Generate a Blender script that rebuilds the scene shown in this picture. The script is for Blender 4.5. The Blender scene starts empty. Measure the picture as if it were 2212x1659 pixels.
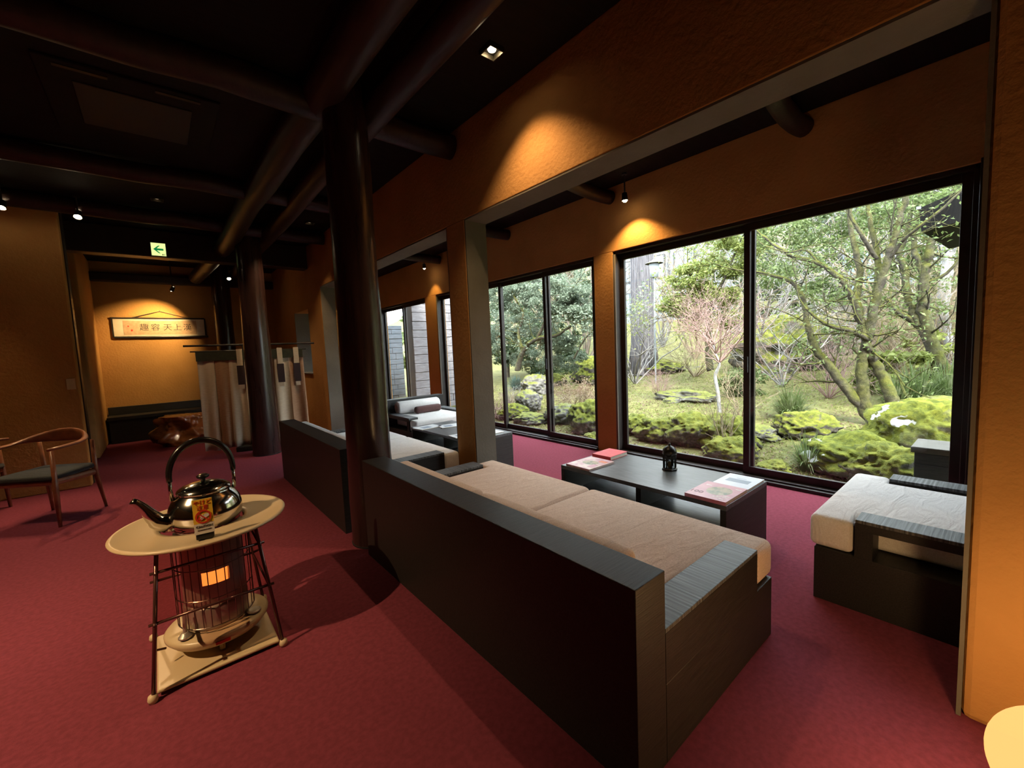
import bpy, bmesh, math, random
import numpy as np
from mathutils import Vector, Matrix, noise
PI = math.pi
scene = bpy.context.scene
COL = scene.collection
rnd = random.Random(7)
rng = np.random.default_rng(11)

# ------------------------------------------------------------------ camera
CAM = (0.0, 0.0, 1.35)
HEAD, PITCH, ROLL, FPX = 0.6960, 0.0859, 0.0432, 911.7
_F = Vector((math.sin(HEAD)*math.cos(PITCH), math.cos(HEAD)*math.cos(PITCH), -math.sin(PITCH)))
_R = Vector((math.cos(HEAD), -math.sin(HEAD), 0.0)); _U = _R.cross(_F)
_R2 = _R*math.cos(ROLL) - _U*math.sin(ROLL); _U2 = _R*math.sin(ROLL) + _U*math.cos(ROLL)
cd = bpy.data.cameras.new('camera'); cam = bpy.data.objects.new('camera', cd); COL.objects.link(cam)
cd.sensor_fit = 'HORIZONTAL'; cd.sensor_width = 36.0; cd.lens = FPX/2212*36.0
cd.clip_start = 0.02; cd.clip_end = 300
mw = Matrix((_R2, _U2, -_F)).transposed().to_4x4(); mw.translation = CAM
cam.matrix_world = mw
scene.camera = cam
def ray(px, py):
    return _F + _R2*((px-1106)/FPX) - _U2*((py-829.5)/FPX)
def px_x(px, py, x):                       # a point of the garden at distance x from the room's axis
    d = ray(px, py); t = x/d.x
    return Vector((x, t*d.y, CAM[2]+t*d.z))

# ------------------------------------------------------------------ world, sun, exposure
world = bpy.data.worlds.new('sky'); scene.world = world; world.use_nodes = True
wn = world.node_tree.nodes; wl = world.node_tree.links
bg = wn['Background']; bg.inputs['Color'].default_value = (0.86, 0.93, 1.0, 1); bg.inputs['Strength'].default_value = 14.5
sd = bpy.data.lights.new('sun', 'SUN'); sd.energy = 15.0; sd.angle = math.radians(12); sd.color = (1, .95, .86)
so = bpy.data.objects.new('sun', sd); COL.objects.link(so); so.location = (-6, -12, 20)
so.rotation_euler = Vector((0.42, 0.55, -0.72)).to_track_quat('-Z', 'Y').to_euler()
vs = scene.view_settings
vs.view_transform = 'Standard'; vs.look = 'None'; vs.exposure = 0.0; vs.gamma = 1.0; vs.use_curve_mapping = False
cy = scene.cycles
cy.max_bounces = 6; cy.diffuse_bounces = 3; cy.glossy_bounces = 3; cy.transmission_bounces = 4; cy.transparent_max_bounces = 10
cy.caustics_reflective = False; cy.caustics_refractive = False; cy.use_adaptive_sampling = True; cy.adaptive_threshold = .04
WARM = (1.0, 0.66, 0.34)

# ------------------------------------------------------------------ materials
MATS = {}
def new_mat(name):
    m = bpy.data.materials.new(name); m.use_nodes = True
    nt = m.node_tree; b = nt.nodes['Principled BSDF']; MATS[name] = m
    return m, nt, b
def c4(c): return (c[0], c[1], c[2], 1)
def coord(nt, scale=(1, 1, 1), kind='Object'):
    tc = nt.nodes.new('ShaderNodeTexCoord'); mp = nt.nodes.new('ShaderNodeMapping')
    mp.inputs['Scale'].default_value = scale
    nt.links.new(tc.outputs[kind], mp.inputs['Vector']); return mp.outputs['Vector']
def noise_tex(nt, vec, scale, detail=4, rough=.55, dist=0):
    n = nt.nodes.new('ShaderNodeTexNoise'); nt.links.new(vec, n.inputs['Vector'])
    n.inputs['Scale'].default_value = scale; n.inputs['Detail'].default_value = detail
    n.inputs['Roughness'].default_value = rough; n.inputs['Distortion'].default_value = dist
    return n.outputs['Fac']
def ramp(nt, fac, stops):
    r = nt.nodes.new('ShaderNodeValToRGB'); e = r.color_ramp.elements
    while len(e) < len(stops): e.new(.5)
    for k, (p, c) in enumerate(stops): e[k].position = p; e[k].color = c4(c)
    nt.links.new(fac, r.inputs['Fac']); return r.outputs['Color']
def bump(nt, b, h, strength, dist=.01):
    n = nt.nodes.new('ShaderNodeBump'); n.inputs['Strength'].default_value = strength; n.inputs['Distance'].default_value = dist
    nt.links.new(h, n.inputs['Height']); nt.links.new(n.outputs['Normal'], b.inputs['Normal'])
def mat(name, c1, c2=None, rough=.6, scale=6, stretch=(1, 1, 1), bstr=0, bscale=None, bdist=.01, metal=0, spec=.5, coat=0, lo=.35, hi=.65, kind='Object', detail=5):
    m, nt, b = new_mat(name)
    b.inputs['Roughness'].default_value = rough; b.inputs['Metallic'].default_value = metal
    b.inputs['Specular IOR Level'].default_value = spec; b.inputs['Coat Weight'].default_value = coat
    v = coord(nt, stretch, kind)
    f = noise_tex(nt, v, scale, detail)
    nt.links.new(ramp(nt, f, [(lo, c1), (hi, c2 or c1)]), b.inputs['Base Color'])
    if bstr:
        h = f if bscale is None else noise_tex(nt, v, bscale, 6)
        bump(nt, b, h, bstr, bdist)
    return m
def emit_mat(name, col, strength):
    m, nt, b = new_mat(name)
    b.inputs['Base Color'].default_value = c4(col); b.inputs['Emission Color'].default_value = c4(col)
    b.inputs['Emission Strength'].default_value = strength; b.inputs['Roughness'].default_value = .7
    return m
def glass_mat(name, tint=(1, 1, 1), fres=1.45, rough=0.0):
    m = bpy.data.materials.new(name); m.use_nodes = True; nt = m.node_tree; MATS[name] = m
    nt.nodes.remove(nt.nodes['Principled BSDF']); out = nt.nodes['Material Output']
    t = nt.nodes.new('ShaderNodeBsdfTransparent'); t.inputs['Color'].default_value = c4(tint)
    g = nt.nodes.new('ShaderNodeBsdfGlossy'); g.inputs['Roughness'].default_value = rough
    fr = nt.nodes.new('ShaderNodeFresnel'); ge = nt.nodes.new('ShaderNodeNewGeometry')
    mi = nt.nodes.new('ShaderNodeMapRange'); mi.inputs['To Min'].default_value = fres; mi.inputs['To Max'].default_value = 1/fres
    nt.links.new(ge.outputs['Backfacing'], mi.inputs['Value']); nt.links.new(mi.outputs[0], fr.inputs['IOR'])
    mx = nt.nodes.new('ShaderNodeMixShader')
    nt.links.new(fr.outputs[0], mx.inputs[0]); nt.links.new(t.outputs[0], mx.inputs[1]); nt.links.new(g.outputs[0], mx.inputs[2])
    nt.links.new(mx.outputs[0], out.inputs['Surface']); return m
def leaf_mat(name, a, b_, c):
    m, nt, b = new_mat(name)
    v = coord(nt); f = noise_tex(nt, v, 9, 2, .6); col = ramp(nt, f, [(.3, a), (.5, b_), (.68, c)])
    b.inputs['Roughness'].default_value = .55; b.inputs['Specular IOR Level'].default_value = .3
    nt.links.new(col, b.inputs['Base Color'])
    tr = nt.nodes.new('ShaderNodeBsdfTranslucent'); nt.links.new(col, tr.inputs['Color'])
    mx = nt.nodes.new('ShaderNodeMixShader'); mx.inputs[0].default_value = .45
    nt.links.new(b.outputs[0], mx.inputs[1]); nt.links.new(tr.outputs[0], mx.inputs[2])
    nt.links.new(mx.outputs[0], nt.nodes['Material Output'].inputs['Surface']); return m
def moss_mat(name, rock_a, rock_b, moss_a, moss_b, zlo=.05, zhi=.5, snow=None, scale=3.0, rough=.9, bstr=.8):
    m, nt, b = new_mat(name); b.inputs['Roughness'].default_value = rough; b.inputs['Specular IOR Level'].default_value = .2
    v = coord(nt)
    n1 = noise_tex(nt, v, scale*3, 6); n2 = noise_tex(nt, v, scale*9, 5, .7)
    rock = ramp(nt, n2, [(.35, rock_a), (.65, rock_b)]); moss = ramp(nt, n2, [(.38, moss_a), (.62, moss_b)])
    g = nt.nodes.new('ShaderNodeNewGeometry'); sp = nt.nodes.new('ShaderNodeSeparateXYZ'); nt.links.new(g.outputs['Normal'], sp.inputs[0])
    ad = nt.nodes.new('ShaderNodeMath'); ad.operation = 'MULTIPLY_ADD'; nt.links.new(n1, ad.inputs[0]); ad.inputs[1].default_value = 1.6
    nt.links.new(sp.outputs['Z'], ad.inputs[2])
    mr = nt.nodes.new('ShaderNodeMapRange'); mr.inputs['From Min'].default_value = zlo+.8; mr.inputs['From Max'].default_value = zhi+.8
    nt.links.new(ad.outputs[0], mr.inputs['Value'])
    mx = nt.nodes.new('ShaderNodeMix'); mx.data_type = 'RGBA'; nt.links.new(mr.outputs[0], mx.inputs[0])
    nt.links.new(rock, mx.inputs[6]); nt.links.new(moss, mx.inputs[7]); col = mx.outputs[2]
    if snow:
        n3 = noise_tex(nt, v, snow[0], 3, .6); r = ramp(nt, n3, [(snow[1], (0, 0, 0)), (snow[1]+.02, (1, 1, 1))])
        pw = nt.nodes.new('ShaderNodeMath'); pw.operation = 'GREATER_THAN'; pw.inputs[1].default_value = .25; nt.links.new(sp.outputs['Z'], pw.inputs[0])
        ml = nt.nodes.new('ShaderNodeMath'); ml.operation = 'MULTIPLY'; nt.links.new(r, ml.inputs[0]); nt.links.new(pw.outputs[0], ml.inputs[1])
        m2 = nt.nodes.new('ShaderNodeMix'); m2.data_type = 'RGBA'; nt.links.new(ml.outputs[0], m2.inputs[0]); nt.links.new(col, m2.inputs[6])
        m2.inputs[7].default_value = (.5, .52, .55, 1); col = m2.outputs[2]
    nt.links.new(col, b.inputs['Base Color']); bump(nt, b, n2, bstr, .03); return m

mat('plaster', (.40, .20, .062), (.46, .235, .078), rough=.9, scale=2.2, bstr=.32, bscale=34, bdist=.02, spec=.15)
mat('plaster_grey', (.13, .115, .095), (.16, .14, .115), rough=.9, scale=3, bstr=.25, bscale=50, spec=.15)
mat('carpet', (.165, .033, .050), (.21, .042, .066), rough=.95, scale=45, bstr=.5, bscale=420, bdist=.004, spec=.08)
mat('ceiling_black', (.008, .007, .007), (.013, .011, .011), rough=.75, scale=4, stretch=(1, 14, 1), spec=.15)
mat('log', (.018, .009, .0085), (.030, .014, .013), rough=.5, scale=3, stretch=(6, 6, .6), bstr=.15, bscale=9, spec=.4)
mat('log_y', (.018, .009, .0085), (.030, .014, .013), rough=.5, scale=3, stretch=(6, .6, 6), bstr=.15, bscale=9, spec=.4)
mat('column', (.020, .009, .0085), (.036, .017, .015), rough=.26, scale=3, stretch=(7, 7, .5), bstr=.10, bscale=6, spec=.5)
mat('wood_black', (.011, .0098, .009), (.024, .021, .019), rough=.5, scale=7, stretch=(1.2, 22, 22), bstr=.25, bscale=10, bdist=.004, spec=.35)
mat('wood_end', (.05, .032, .018), (.085, .055, .030), rough=.55, scale=6, stretch=(3, 3, 18), spec=.3)
mat('grain_across_x', (.028, .030, .032), (.17, .18, .19), rough=.48, scale=4, stretch=(26, .5, .5), bstr=.35, bdist=.004, lo=.40, hi=.66, spec=.4)
mat('grain_across_y', (.028, .030, .032), (.17, .18, .19), rough=.48, scale=4, stretch=(.5, 26, .5), bstr=.35, bdist=.004, lo=.40, hi=.66, spec=.4)
mat('table_wood', (.038, .040, .043), (.085, .088, .093), rough=.36, scale=7, stretch=(9, 1.2, 4), bstr=.25, bdist=.003, spec=.45)
mat('frame_dark', (.020, .015, .013), (.028, .020, .017), rough=.42, scale=12, spec=.4)
mat('rubber_dark', (.012, .012, .013), rough=.6)
mat('dark_box_wood', (.010, .009, .007), (.022, .020, .016), rough=.8, scale=8, stretch=(1, 1, 12), bstr=.3)
mat('weathered', (.055, .050, .042), (.095, .088, .075), rough=.8, scale=8, stretch=(14, 1, 1))
def fabric(name, a, b_, wr=1.0):
    m, nt, b = new_mat(name); b.inputs['Roughness'].default_value = .95; b.inputs['Specular IOR Level'].default_value = .1
    b.inputs['Sheen Weight'].default_value = .15
    v = coord(nt); f = noise_tex(nt, v, 170, 3, .7); nt.links.new(ramp(nt, f, [(.35, a), (.65, b_)]), b.inputs['Base Color'])
    v2 = coord(nt, (2.6, 9, 3)); w = noise_tex(nt, v2, 1.6, 3, .5, 1.2)
    b1 = nt.nodes.new('ShaderNodeBump'); b1.inputs['Strength'].default_value = .45*wr; b1.inputs['Distance'].default_value = .03; nt.links.new(w, b1.inputs['Height'])
    b2 = nt.nodes.new('ShaderNodeBump'); b2.inputs['Strength'].default_value = .3; b2.inputs['Distance'].default_value = .003; nt.links.new(f, b2.inputs['Height'])
    nt.links.new(b1.outputs[0], b2.inputs['Normal']); nt.links.new(b2.outputs[0], b.inputs['Normal']); return m
fabric('fabric_beige', (.52, .39, .32), (.68, .54, .46))
fabric('fabric_white_daylit', (.68, .64, .62), (.80, .77, .76))  # white for the bolster; on the far sofa, daylight painted into the beige
fabric('fabric_brown', (.075, .035, .035), (.12, .06, .055), .5)
fabric('fabric_seat', (.014, .018, .020), (.030, .034, .036), .3)
mat('chair_wood', (.15, .05, .022), (.24, .085, .035), rough=.35, scale=5, stretch=(3, 3, 3), spec=.5)
mat('cream_enamel', (.52, .40, .24), (.56, .44, .27), rough=.35, scale=3)
mat('cream_plastic', (.55, .42, .26), (.60, .47, .30), rough=.5, scale=3)
mat('steel', (.60, .57, .52), (.68, .64, .59), rough=.13, scale=4, metal=1)
mat('steel_satin', (.50, .46, .41), (.60, .56, .51), rough=.36, scale=4, metal=.65)
mat('rod_brown', (.10, .045, .035), (.14, .06, .05), rough=.22, scale=6, metal=.6)
mat('black_plastic', (.010, .008, .008), (.014, .011, .010), rough=.22, scale=4)
mat('wire', (.25, .22, .20), rough=.3, metal=1)
glass_mat('window_glass', (.95, .975, .965))
glass_mat('guard_acrylic', (.88, .78, .74), 1.4)
glass_mat('lantern_glass', (.75, .80, .80), 1.45)
emit_mat('bulb', (1.0, .80, .50), 60.0)
emit_mat('bulb_dim', (1.0, .72, .42), .8)
emit_mat('flame', (1.0, .30, .05), 1.8)
emit_mat('exit_panel', (.80, .92, .35), 1.1)
emit_mat('exit_green', (.01, .45, .12), .45)
emit_mat('paper_lamp', (1.0, .46, .14), 1.65)
emit_mat('garden_bulb', (1.0, .75, .25), 2.0)
mat('bronze', (.05, .042, .03), (.07, .06, .04), rough=.45, scale=5, metal=.7)
mat('lantern_black', (.010, .010, .010), (.02, .018, .016), rough=.35, scale=20, metal=.5)
mat('page_paper', (.55, .48, .38), (.62, .55, .45), rough=.8, scale=60, stretch=(1, 1, 30))
mat('cover_red', (.55, .035, .045), (.60, .045, .055), rough=.5, scale=30)
mat('cover_pink', (.42, .13, .20), (.55, .24, .30), rough=.35, scale=9)
mat('cover_white', (.60, .65, .76), (.65, .70, .80), rough=.35, scale=9)
mat('cover_blue', (.20, .25, .34), rough=.4)
mat('cover_cream', (.60, .45, .42), (.46, .22, .26), rough=.35, scale=14, lo=.4, hi=.6)
mat('olive_print', (.10, .11, .03), (.34, .25, .13), rough=.4, scale=28, lo=.42, hi=.58)
mat('ink_maroon', (.14, .02, .04), rough=.5)
mat('ink_white', (.75, .70, .70), rough=.5)
mat('ink_orange', (.60, .16, .05), rough=.5)
mat('ink_dark', (.03, .035, .06), rough=.5)
mat('paper_white', (.62, .64, .66), (.72, .73, .75), rough=.5, scale=20)
mat('sign_yellow', (.82, .52, .04), rough=.4)
mat('sign_white', (.72, .66, .58), rough=.4)
mat('sign_red', (.62, .04, .02), rough=.4)
mat('sign_black', (.015, .013, .012), rough=.4)
mat('scroll_paper', (.55, .46, .36), (.62, .53, .42), rough=.7, scale=10)
mat('scroll_brocade', (.40, .25, .15), (.50, .32, .20), rough=.7, scale=25)
mat('ink', (.012, .010, .008), (.05, .04, .03), rough=.7, scale=14)
mat('lacquer_root', (.11, .036, .014), (.36, .14, .045), rough=.16, scale=3, stretch=(1, 1, 3), bstr=.4, bscale=6, coat=.6, detail=8)
mat('curtain_pale', (.50, .42, .31), (.60, .52, .40), rough=.85, scale=18, stretch=(1, 1, 14))
mat('curtain_brown', (.32, .18, .10), (.42, .26, .16), rough=.85, scale=18, stretch=(1, 1, 14))
mat('curtain_green', (.016, .020, .010), (.03, .034, .016), rough=.7, scale=20)
mat('ribbon_dark', (.03, .017, .02), rough=.6)
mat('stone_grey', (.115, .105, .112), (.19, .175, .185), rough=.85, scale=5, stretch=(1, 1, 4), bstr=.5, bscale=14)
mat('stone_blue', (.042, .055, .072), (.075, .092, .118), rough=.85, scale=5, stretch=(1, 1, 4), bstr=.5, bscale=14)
mat('mortar', (.06, .06, .065), rough=.95)
mat('roof_tile', (.13, .14, .16), (.20, .21, .235), rough=.6, scale=10)
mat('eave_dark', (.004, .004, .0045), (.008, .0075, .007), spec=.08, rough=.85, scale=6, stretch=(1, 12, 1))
mat('bld_white', (.125, .135, .15), (.16, .17, .185), rough=.8, scale=2)
mat('bld_timber', (.035, .030, .030), rough=.7)
mat('bld_glass', (.14, .22, .30), (.25, .34, .42), rough=.15, scale=1.5)
mat('lamp_white', (.24, .26, .28), rough=.5)
mat('bark_cedar', (.060, .054, .060), (.115, .107, .118), rough=.9, scale=4, stretch=(5, 5, .5), bstr=.8, bscale=8, bdist=.05)
mat('bark_white', (.17, .165, .17), (.28, .275, .28), rough=.8, scale=7, stretch=(1, 1, 2), bstr=.3)
mat('twig_pale', (.13, .12, .11), (.21, .195, .18), rough=.8, scale=6)
mat('twig_pink', (.20, .115, .10), (.29, .19, .17), rough=.8, scale=6)
mat('twig_tan', (.17, .125, .075), (.27, .21, .135), rough=.8, scale=6)
mat('twig_brown', (.06, .045, .03), (.11, .085, .06), rough=.85, scale=6)
moss_mat('bark_moss', (.026, .022, .018), (.075, .066, .052), (.040, .045, .008), (.090, .090, .016), -.30, .55, None, 1.6)
moss_mat('rock_moss', (.045, .040, .034), (.125, .112, .098), (.055, .066, .010), (.150, .155, .022), .0, .42, None, 1.1)
moss_mat('rock_snow', (.050, .045, .036), (.13, .12, .10), (.052, .064, .008), (.145, .155, .018), -.2, .30, (3.4, .615), 1.1)
moss_mat('rock_bare', (.075, .07, .067), (.175, .165, .158), (.085, .095, .02), (.15, .155, .04), .35, .80, None, .8)
moss_mat('ground', (.060, .045, .032), (.150, .120, .090), (.060, .060, .016), (.128, .120, .042), .24, .50, None, .5)
leaf_mat('leaf_bright', (.10, .130, .028), (.195, .225, .060), (.30, .33, .12))
leaf_mat('leaf_mid', (.060, .092, .032), (.115, .155, .055), (.19, .235, .095))
leaf_mat('leaf_grey', (.075, .100, .066), (.14, .175, .122), (.23, .265, .195))
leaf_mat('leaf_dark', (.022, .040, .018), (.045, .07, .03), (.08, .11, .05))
leaf_mat('leaf_blue', (.045, .080, .068), (.080, .125, .105), (.12, .17, .145))
leaf_mat('grass_blade', (.055, .085, .022), (.10, .14, .045), (.20, .22, .12))
leaf_mat('leaf_litter', (.11, .06, .035), (.18, .12, .08), (.28, .22, .17))

# ------------------------------------------------------------------ helpers
def setp(o, label=None, cat=None, group=None, kind=None):
    if label: o['label'] = label
    if cat: o['category'] = cat
    if group: o['group'] = group
    if kind: o['kind'] = kind
    return o
def thing(name, label, cat, loc=(0, 0, 0), rz=0, group=None, kind=None):
    o = bpy.data.objects.new(name, None); COL.objects.link(o); o.empty_display_size = .05
    o.location = loc; o.rotation_euler = (0, 0, rz)
    return setp(o, label, cat, group, kind)
def link(name, me, m, parent=None):
    if m:
        for x in (m if isinstance(m, (list, tuple)) else [m]): me.materials.append(MATS[x])
    o = bpy.data.objects.new(name, me); COL.objects.link(o)
    if parent: o.parent = parent
    return o
def copy_tree(o, parent=None):
    c = o.copy(); COL.objects.link(c); c.parent = parent
    for ch in list(o.children): copy_tree(ch, c)
    return c
def np_mesh(name, V, F):
    V = np.asarray(V, np.float32); F = np.asarray(F, np.int32); k = F.shape[1]
    me = bpy.data.meshes.new(name)
    me.vertices.add(len(V)); me.vertices.foreach_set('co', V.ravel())
    me.loops.add(F.size); me.loops.foreach_set('vertex_index', F.ravel())
    me.polygons.add(len(F)); me.polygons.foreach_set('loop_start', np.arange(0, F.size, k, dtype=np.int32))
    me.update(calc_edges=True); me.validate(); return me
class B:
    """collects shapes; out() links them as ONE mesh object. o = origin subtracted from all points"""
    def __init__(s, o=(0, 0, 0)): s.v = []; s.f = []; s.m = []; s.o = Vector(o); s.cm = 0
    def add(s, vs, fs):
        n = len(s.v); s.v += [tuple(Vector(p)-s.o) for p in vs]
        s.f += [tuple(n+i for i in f) for f in fs]; s.m += [s.cm]*len(fs); return s
    def box(s, x0, x1, y0, y1, z0, z1):
        p = [(x, y, z) for z in (z0, z1) for y in (y0, y1) for x in (x0, x1)]
        return s.add(p, [(0, 2, 3, 1), (4, 5, 7, 6), (0, 1, 5, 4), (2, 6, 7, 3), (0, 4, 6, 2), (1, 3, 7, 5)])
    def prism(s, poly, z0, z1):                         # polygon in xy, counter-clockwise
        n = len(poly); p = [(x, y, z0) for x, y in poly]+[(x, y, z1) for x, y in poly]
        return s.add(p, [tuple(range(n-1, -1, -1)), tuple(range(n, 2*n))]+[(i, (i+1) % n, n+(i+1) % n, n+i) for i in range(n)])
    def tube(s, pts, r, n=10, cap=True, flat=None):
        pts = [Vector(p) for p in pts]; k = len(pts); r = list(r) if hasattr(r, '__len__') else [r]*k
        vs = []; up = None
        for i in range(k):
            d = (pts[min(i+1, k-1)]-pts[max(i-1, 0)]).normalized()
            if up is None: up = d.orthogonal().normalized() if abs(d.z) > .95 or flat is None else Vector((0, 0, 1))
            a = d.cross(up)
            if a.length < 1e-5: a = d.orthogonal()
            a.normalize(); b_ = a.cross(d).normalized()
            if flat is None: up = b_
            ra, rb = (r[i], r[i]) if flat is None else (r[i], flat[i])
            vs += [pts[i]+a*(ra*math.cos(t))+b_*(rb*math.sin(t)) for t in [2*PI*j/n for j in range(n)]]
        fs = [(i*n+j, (i+1)*n+j, (i+1)*n+(j+1) % n, i*n+(j+1) % n) for i in range(k-1) for j in range(n)]
        if cap: fs += [tuple(range(n)), tuple(range(k*n-1, (k-1)*n-1, -1))]
        return s.add(vs, fs)
    def lathe(s, prof, c=(0, 0, 0), n=32, sx=1, sy=1):
        vs = [(c[0]+r*sx*math.cos(2*PI*j/n), c[1]+r*sy*math.sin(2*PI*j/n), c[2]+z) for r, z in prof for j in range(n)]
        k = len(prof)
        fs = [(i*n+j, i*n+(j+1) % n, (i+1)*n+(j+1) % n, (i+1)*n+j) for i in range(k-1) for j in range(n)]
        return s.add(vs, fs)
    def mesh(s, name):
        me = bpy.data.meshes.new(name); me.from_pydata(s.v, [], s.f); me.polygons.foreach_set('material_index', s.m); me.update()
        bm = bmesh.new(); bm.from_mesh(me); bmesh.ops.recalc_face_normals(bm, faces=bm.faces); bm.to_mesh(me); bm.free(); return me
    def out(s, name, m, parent=None, bevel=0, seg=2, smooth=False, sub=0):
        me = s.mesh(name)
        o = link(name, me, m, parent)
        if smooth: me.polygons.foreach_set('use_smooth', [True]*len(me.polygons))
        if bevel:
            md = o.modifiers.new('bevel', 'BEVEL'); md.width = bevel; md.segments = seg; md.limit_method = 'ANGLE'; md.angle_limit = math.radians(40)
            if smooth: md.harden_normals = False
        if sub: md = o.modifiers.new('sub', 'SUBSURF'); md.levels = sub; md.render_levels = sub
        return o
def text_mesh(name, txt, size, m, parent, mtx, extrude=.0006):
    cu = bpy.data.curves.new(name, 'FONT'); cu.body = txt; cu.size = size; cu.align_x = 'CENTER'; cu.align_y = 'CENTER'; cu.extrude = extrude
    t = bpy.data.objects.new(name, cu); COL.objects.link(t); bpy.context.view_layer.update()
    dg = bpy.context.evaluated_depsgraph_get(); me = bpy.data.meshes.new_from_object(t.evaluated_get(dg))
    bpy.data.objects.remove(t); me.name = name; me.materials.clear()
    o = link(name, me, m, parent); o.matrix_local = mtx; return o
def struct(name, b, m, bevel=0, smooth=False, label=None):
    o = b.out(name, m, None, bevel, smooth=smooth); o['kind'] = 'structure'
    if label: o['label'] = label
    return o

# ------------------------------------------------------------------ the room
ZC = 3.15
XA, XB = 2.035, 2.255            # plastered wall between lounge and window bay
XW = 4.20                        # inner face of the window wall
YB = 10.30
struct('floor', B().box(-6.2, 4.27, -4.2, YB+.2, -.12, 0), 'carpet')
struct('ceiling', B().box(-6.2, 4.45, -4.2, YB+.2, ZC, ZC+.15), 'ceiling_black')
# wall with the openings
w = B().box(XA, XB, -4.2, .075, 0, ZC); struct('wall_partition_near', w, 'plaster', .022)
w = B()
w.box(XA, XB, .076, 6.98, 2.42, ZC).box(XA, XB, 2.965, 3.24, 0, 2.42)
w.box(XA, XB, 6.98, 7.74, 0, ZC).box(XA, XB, 8.62, YB, 0, ZC).box(XA, XB, 7.74, 8.62, 0, 1.05).box(XA, XB, 7.74, 8.62, 2.15, ZC)
struct('wall_partition', w, 'plaster', .006)
t = 0.012
n_trim = 1
for args in [(XA+.004, XB-.004, .08, 2.96, 2.42-t, 2.42), (XA+.004, XB-.004, 3.245, 6.975, 2.42-t, 2.42),
             (XA+.004, XB-.004, 2.965-t, 2.965, 0, 2.42-t), (XA+.004, XB-.004, 3.24, 3.24+t, 0, 2.42-t),
             (XA+.004, XB-.004, 6.98-t, 6.98, 0, 2.42-t), (XA+.004, XB-.004, .075, .075+t, 0, 2.42-t),
             (XA-.01, XB+.02, 8.62-t, 8.62, 1.05, 2.15), (XA-.04, XB+.02, 7.74, 8.62, 1.05, 1.05+t)]:
    struct('trim_%d' % n_trim, B().box(*args), 'plaster_grey'); n_trim += 1
# window wall
w = B()
w.box(XW, XW+.2, -4.2, 10.5, 2.42, ZC).box(XW, XW+.2, 3.09, 3.37, 0, 2.42).box(XW, XW+.2, 7.20, 7.63, 0, 2.42).box(XW, XW+.2, 9.9, 10.5, 0, 2.42).box(XW, XW+.2, -4.2, -.04, 0, 2.42)
struct('wall_right', w, 'plaster', .006)
struct('trim_%d' % n_trim, B().box(XW-.02, XW+.18, -.04, .19, 0, 2.44), 'frame_dark', .004); n_trim += 1
# far, left and near walls
struct('wall_back', B().box(-1.2, XW, YB, YB+.2, 0, ZC), 'plaster')
w = B().box(-6.2, -.68, 6.66, 6.80, 0, ZC); struct('wall_left_stub', w, 'plaster', .012)
struct('wall_left_passage', B().box(-.95, -.75, 8.55, YB, 0, ZC), 'plaster', .02)
struct('wall_passage_back', B().box(-6.2, -.95, 8.55, 8.7, 0, ZC), 'ceiling_black')
struct('wall_left', B().box(-6.35, -6.2, -4.2, YB+.2, 0, ZC), 'plaster')
struct('wall_front', B().box(-6.2, XW, -4.35, -4.2, 0, ZC), 'plaster')
struct('trim_%d' % n_trim, B().box(-.695, -.67, 6.80, 6.95, 0, ZC), 'frame_dark'); n_trim += 1
struct('baseboard_back', B().box(-.75, 2.03, YB-.03, YB, 0, .09), 'frame_dark')
struct('trim_%d' % n_trim, B().box(-.78, 2.03, YB-.14, YB, 2.80, 2.95), 'log', .02); n_trim += 1

# ---- windows -------------------------------------------------------
def make_window(n, y0, y1, cuts, label, handle_at=()):
    wr = thing('window_%d' % n, label, None, (XW, (y0+y1)/2, 0), kind='structure'); O = wr.location
    f = B(O)
    f.box(XW+.02, XW+.17, y0, y0+.03, 0, 2.42).box(XW+.02, XW+.17, y1-.03, y1, 0, 2.42).box(XW+.02, XW+.17, y0, y1, 2.385, 2.42).box(XW+.0, XW+.17, y0, y1, 0, .045)
    f.out('window_frame', 'frame_dark', wr, .003)
    f = B(O); f.box(XW-.035, XW+.02, y0, y1, .001, .03); f.out('window_sill', 'frame_dark', wr, .004)
    e = [y0+.03]+cuts+[y1-.03]
    for k in range(len(e)-1):
        a = e[k]-(.04 if k else 0); b_ = e[k+1]+(.04 if k < len(e)-2 else 0)
        xs = XW+.06+(.045 if k % 2 else 0); s = B(O)
        s.box(xs, xs+.035, a, a+.055, .045, 2.385).box(xs, xs+.035, b_-.055, b_, .045, 2.385)
        s.box(xs, xs+.035, a+.055, b_-.055, .045, .115).box(xs, xs+.035, a+.055, b_-.055, 2.325, 2.385)
        so_ = s.out('sash', 'frame_dark', wr, .003)
        B(O).box(xs+.014, xs+.020, a+.053, b_-.053, .113, 2.327).out('pane', 'window_glass', so_)
        if k in handle_at:
            B(O).box(xs-.022, xs, b_-.045, b_-.02, 1.02, 1.17).out('handle', 'rubber_dark', so_, .004)
    return wr
make_window(1, .19, 3.09, [1.62], 'big two-sash garden window on the right', (0,))
make_window(2, 3.37, 7.20, [4.30, 5.33, 6.28], 'four-sash garden window behind the second lounge table', (0, 1))
make_window(3, 7.63, 9.90, [8.75], 'farthest window looking onto blue grey stone', ())
struct('trim_%d' % n_trim, B().box(XW+.003, XW+.06, 3.062, 3.088, .05, 2.385), 'plaster_grey'); n_trim += 1
struct('trim_%d' % n_trim, B().box(XW+.003, XW+.06, 7.172, 7.198, .05, 2.385), 'plaster_grey'); n_trim += 1

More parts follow.
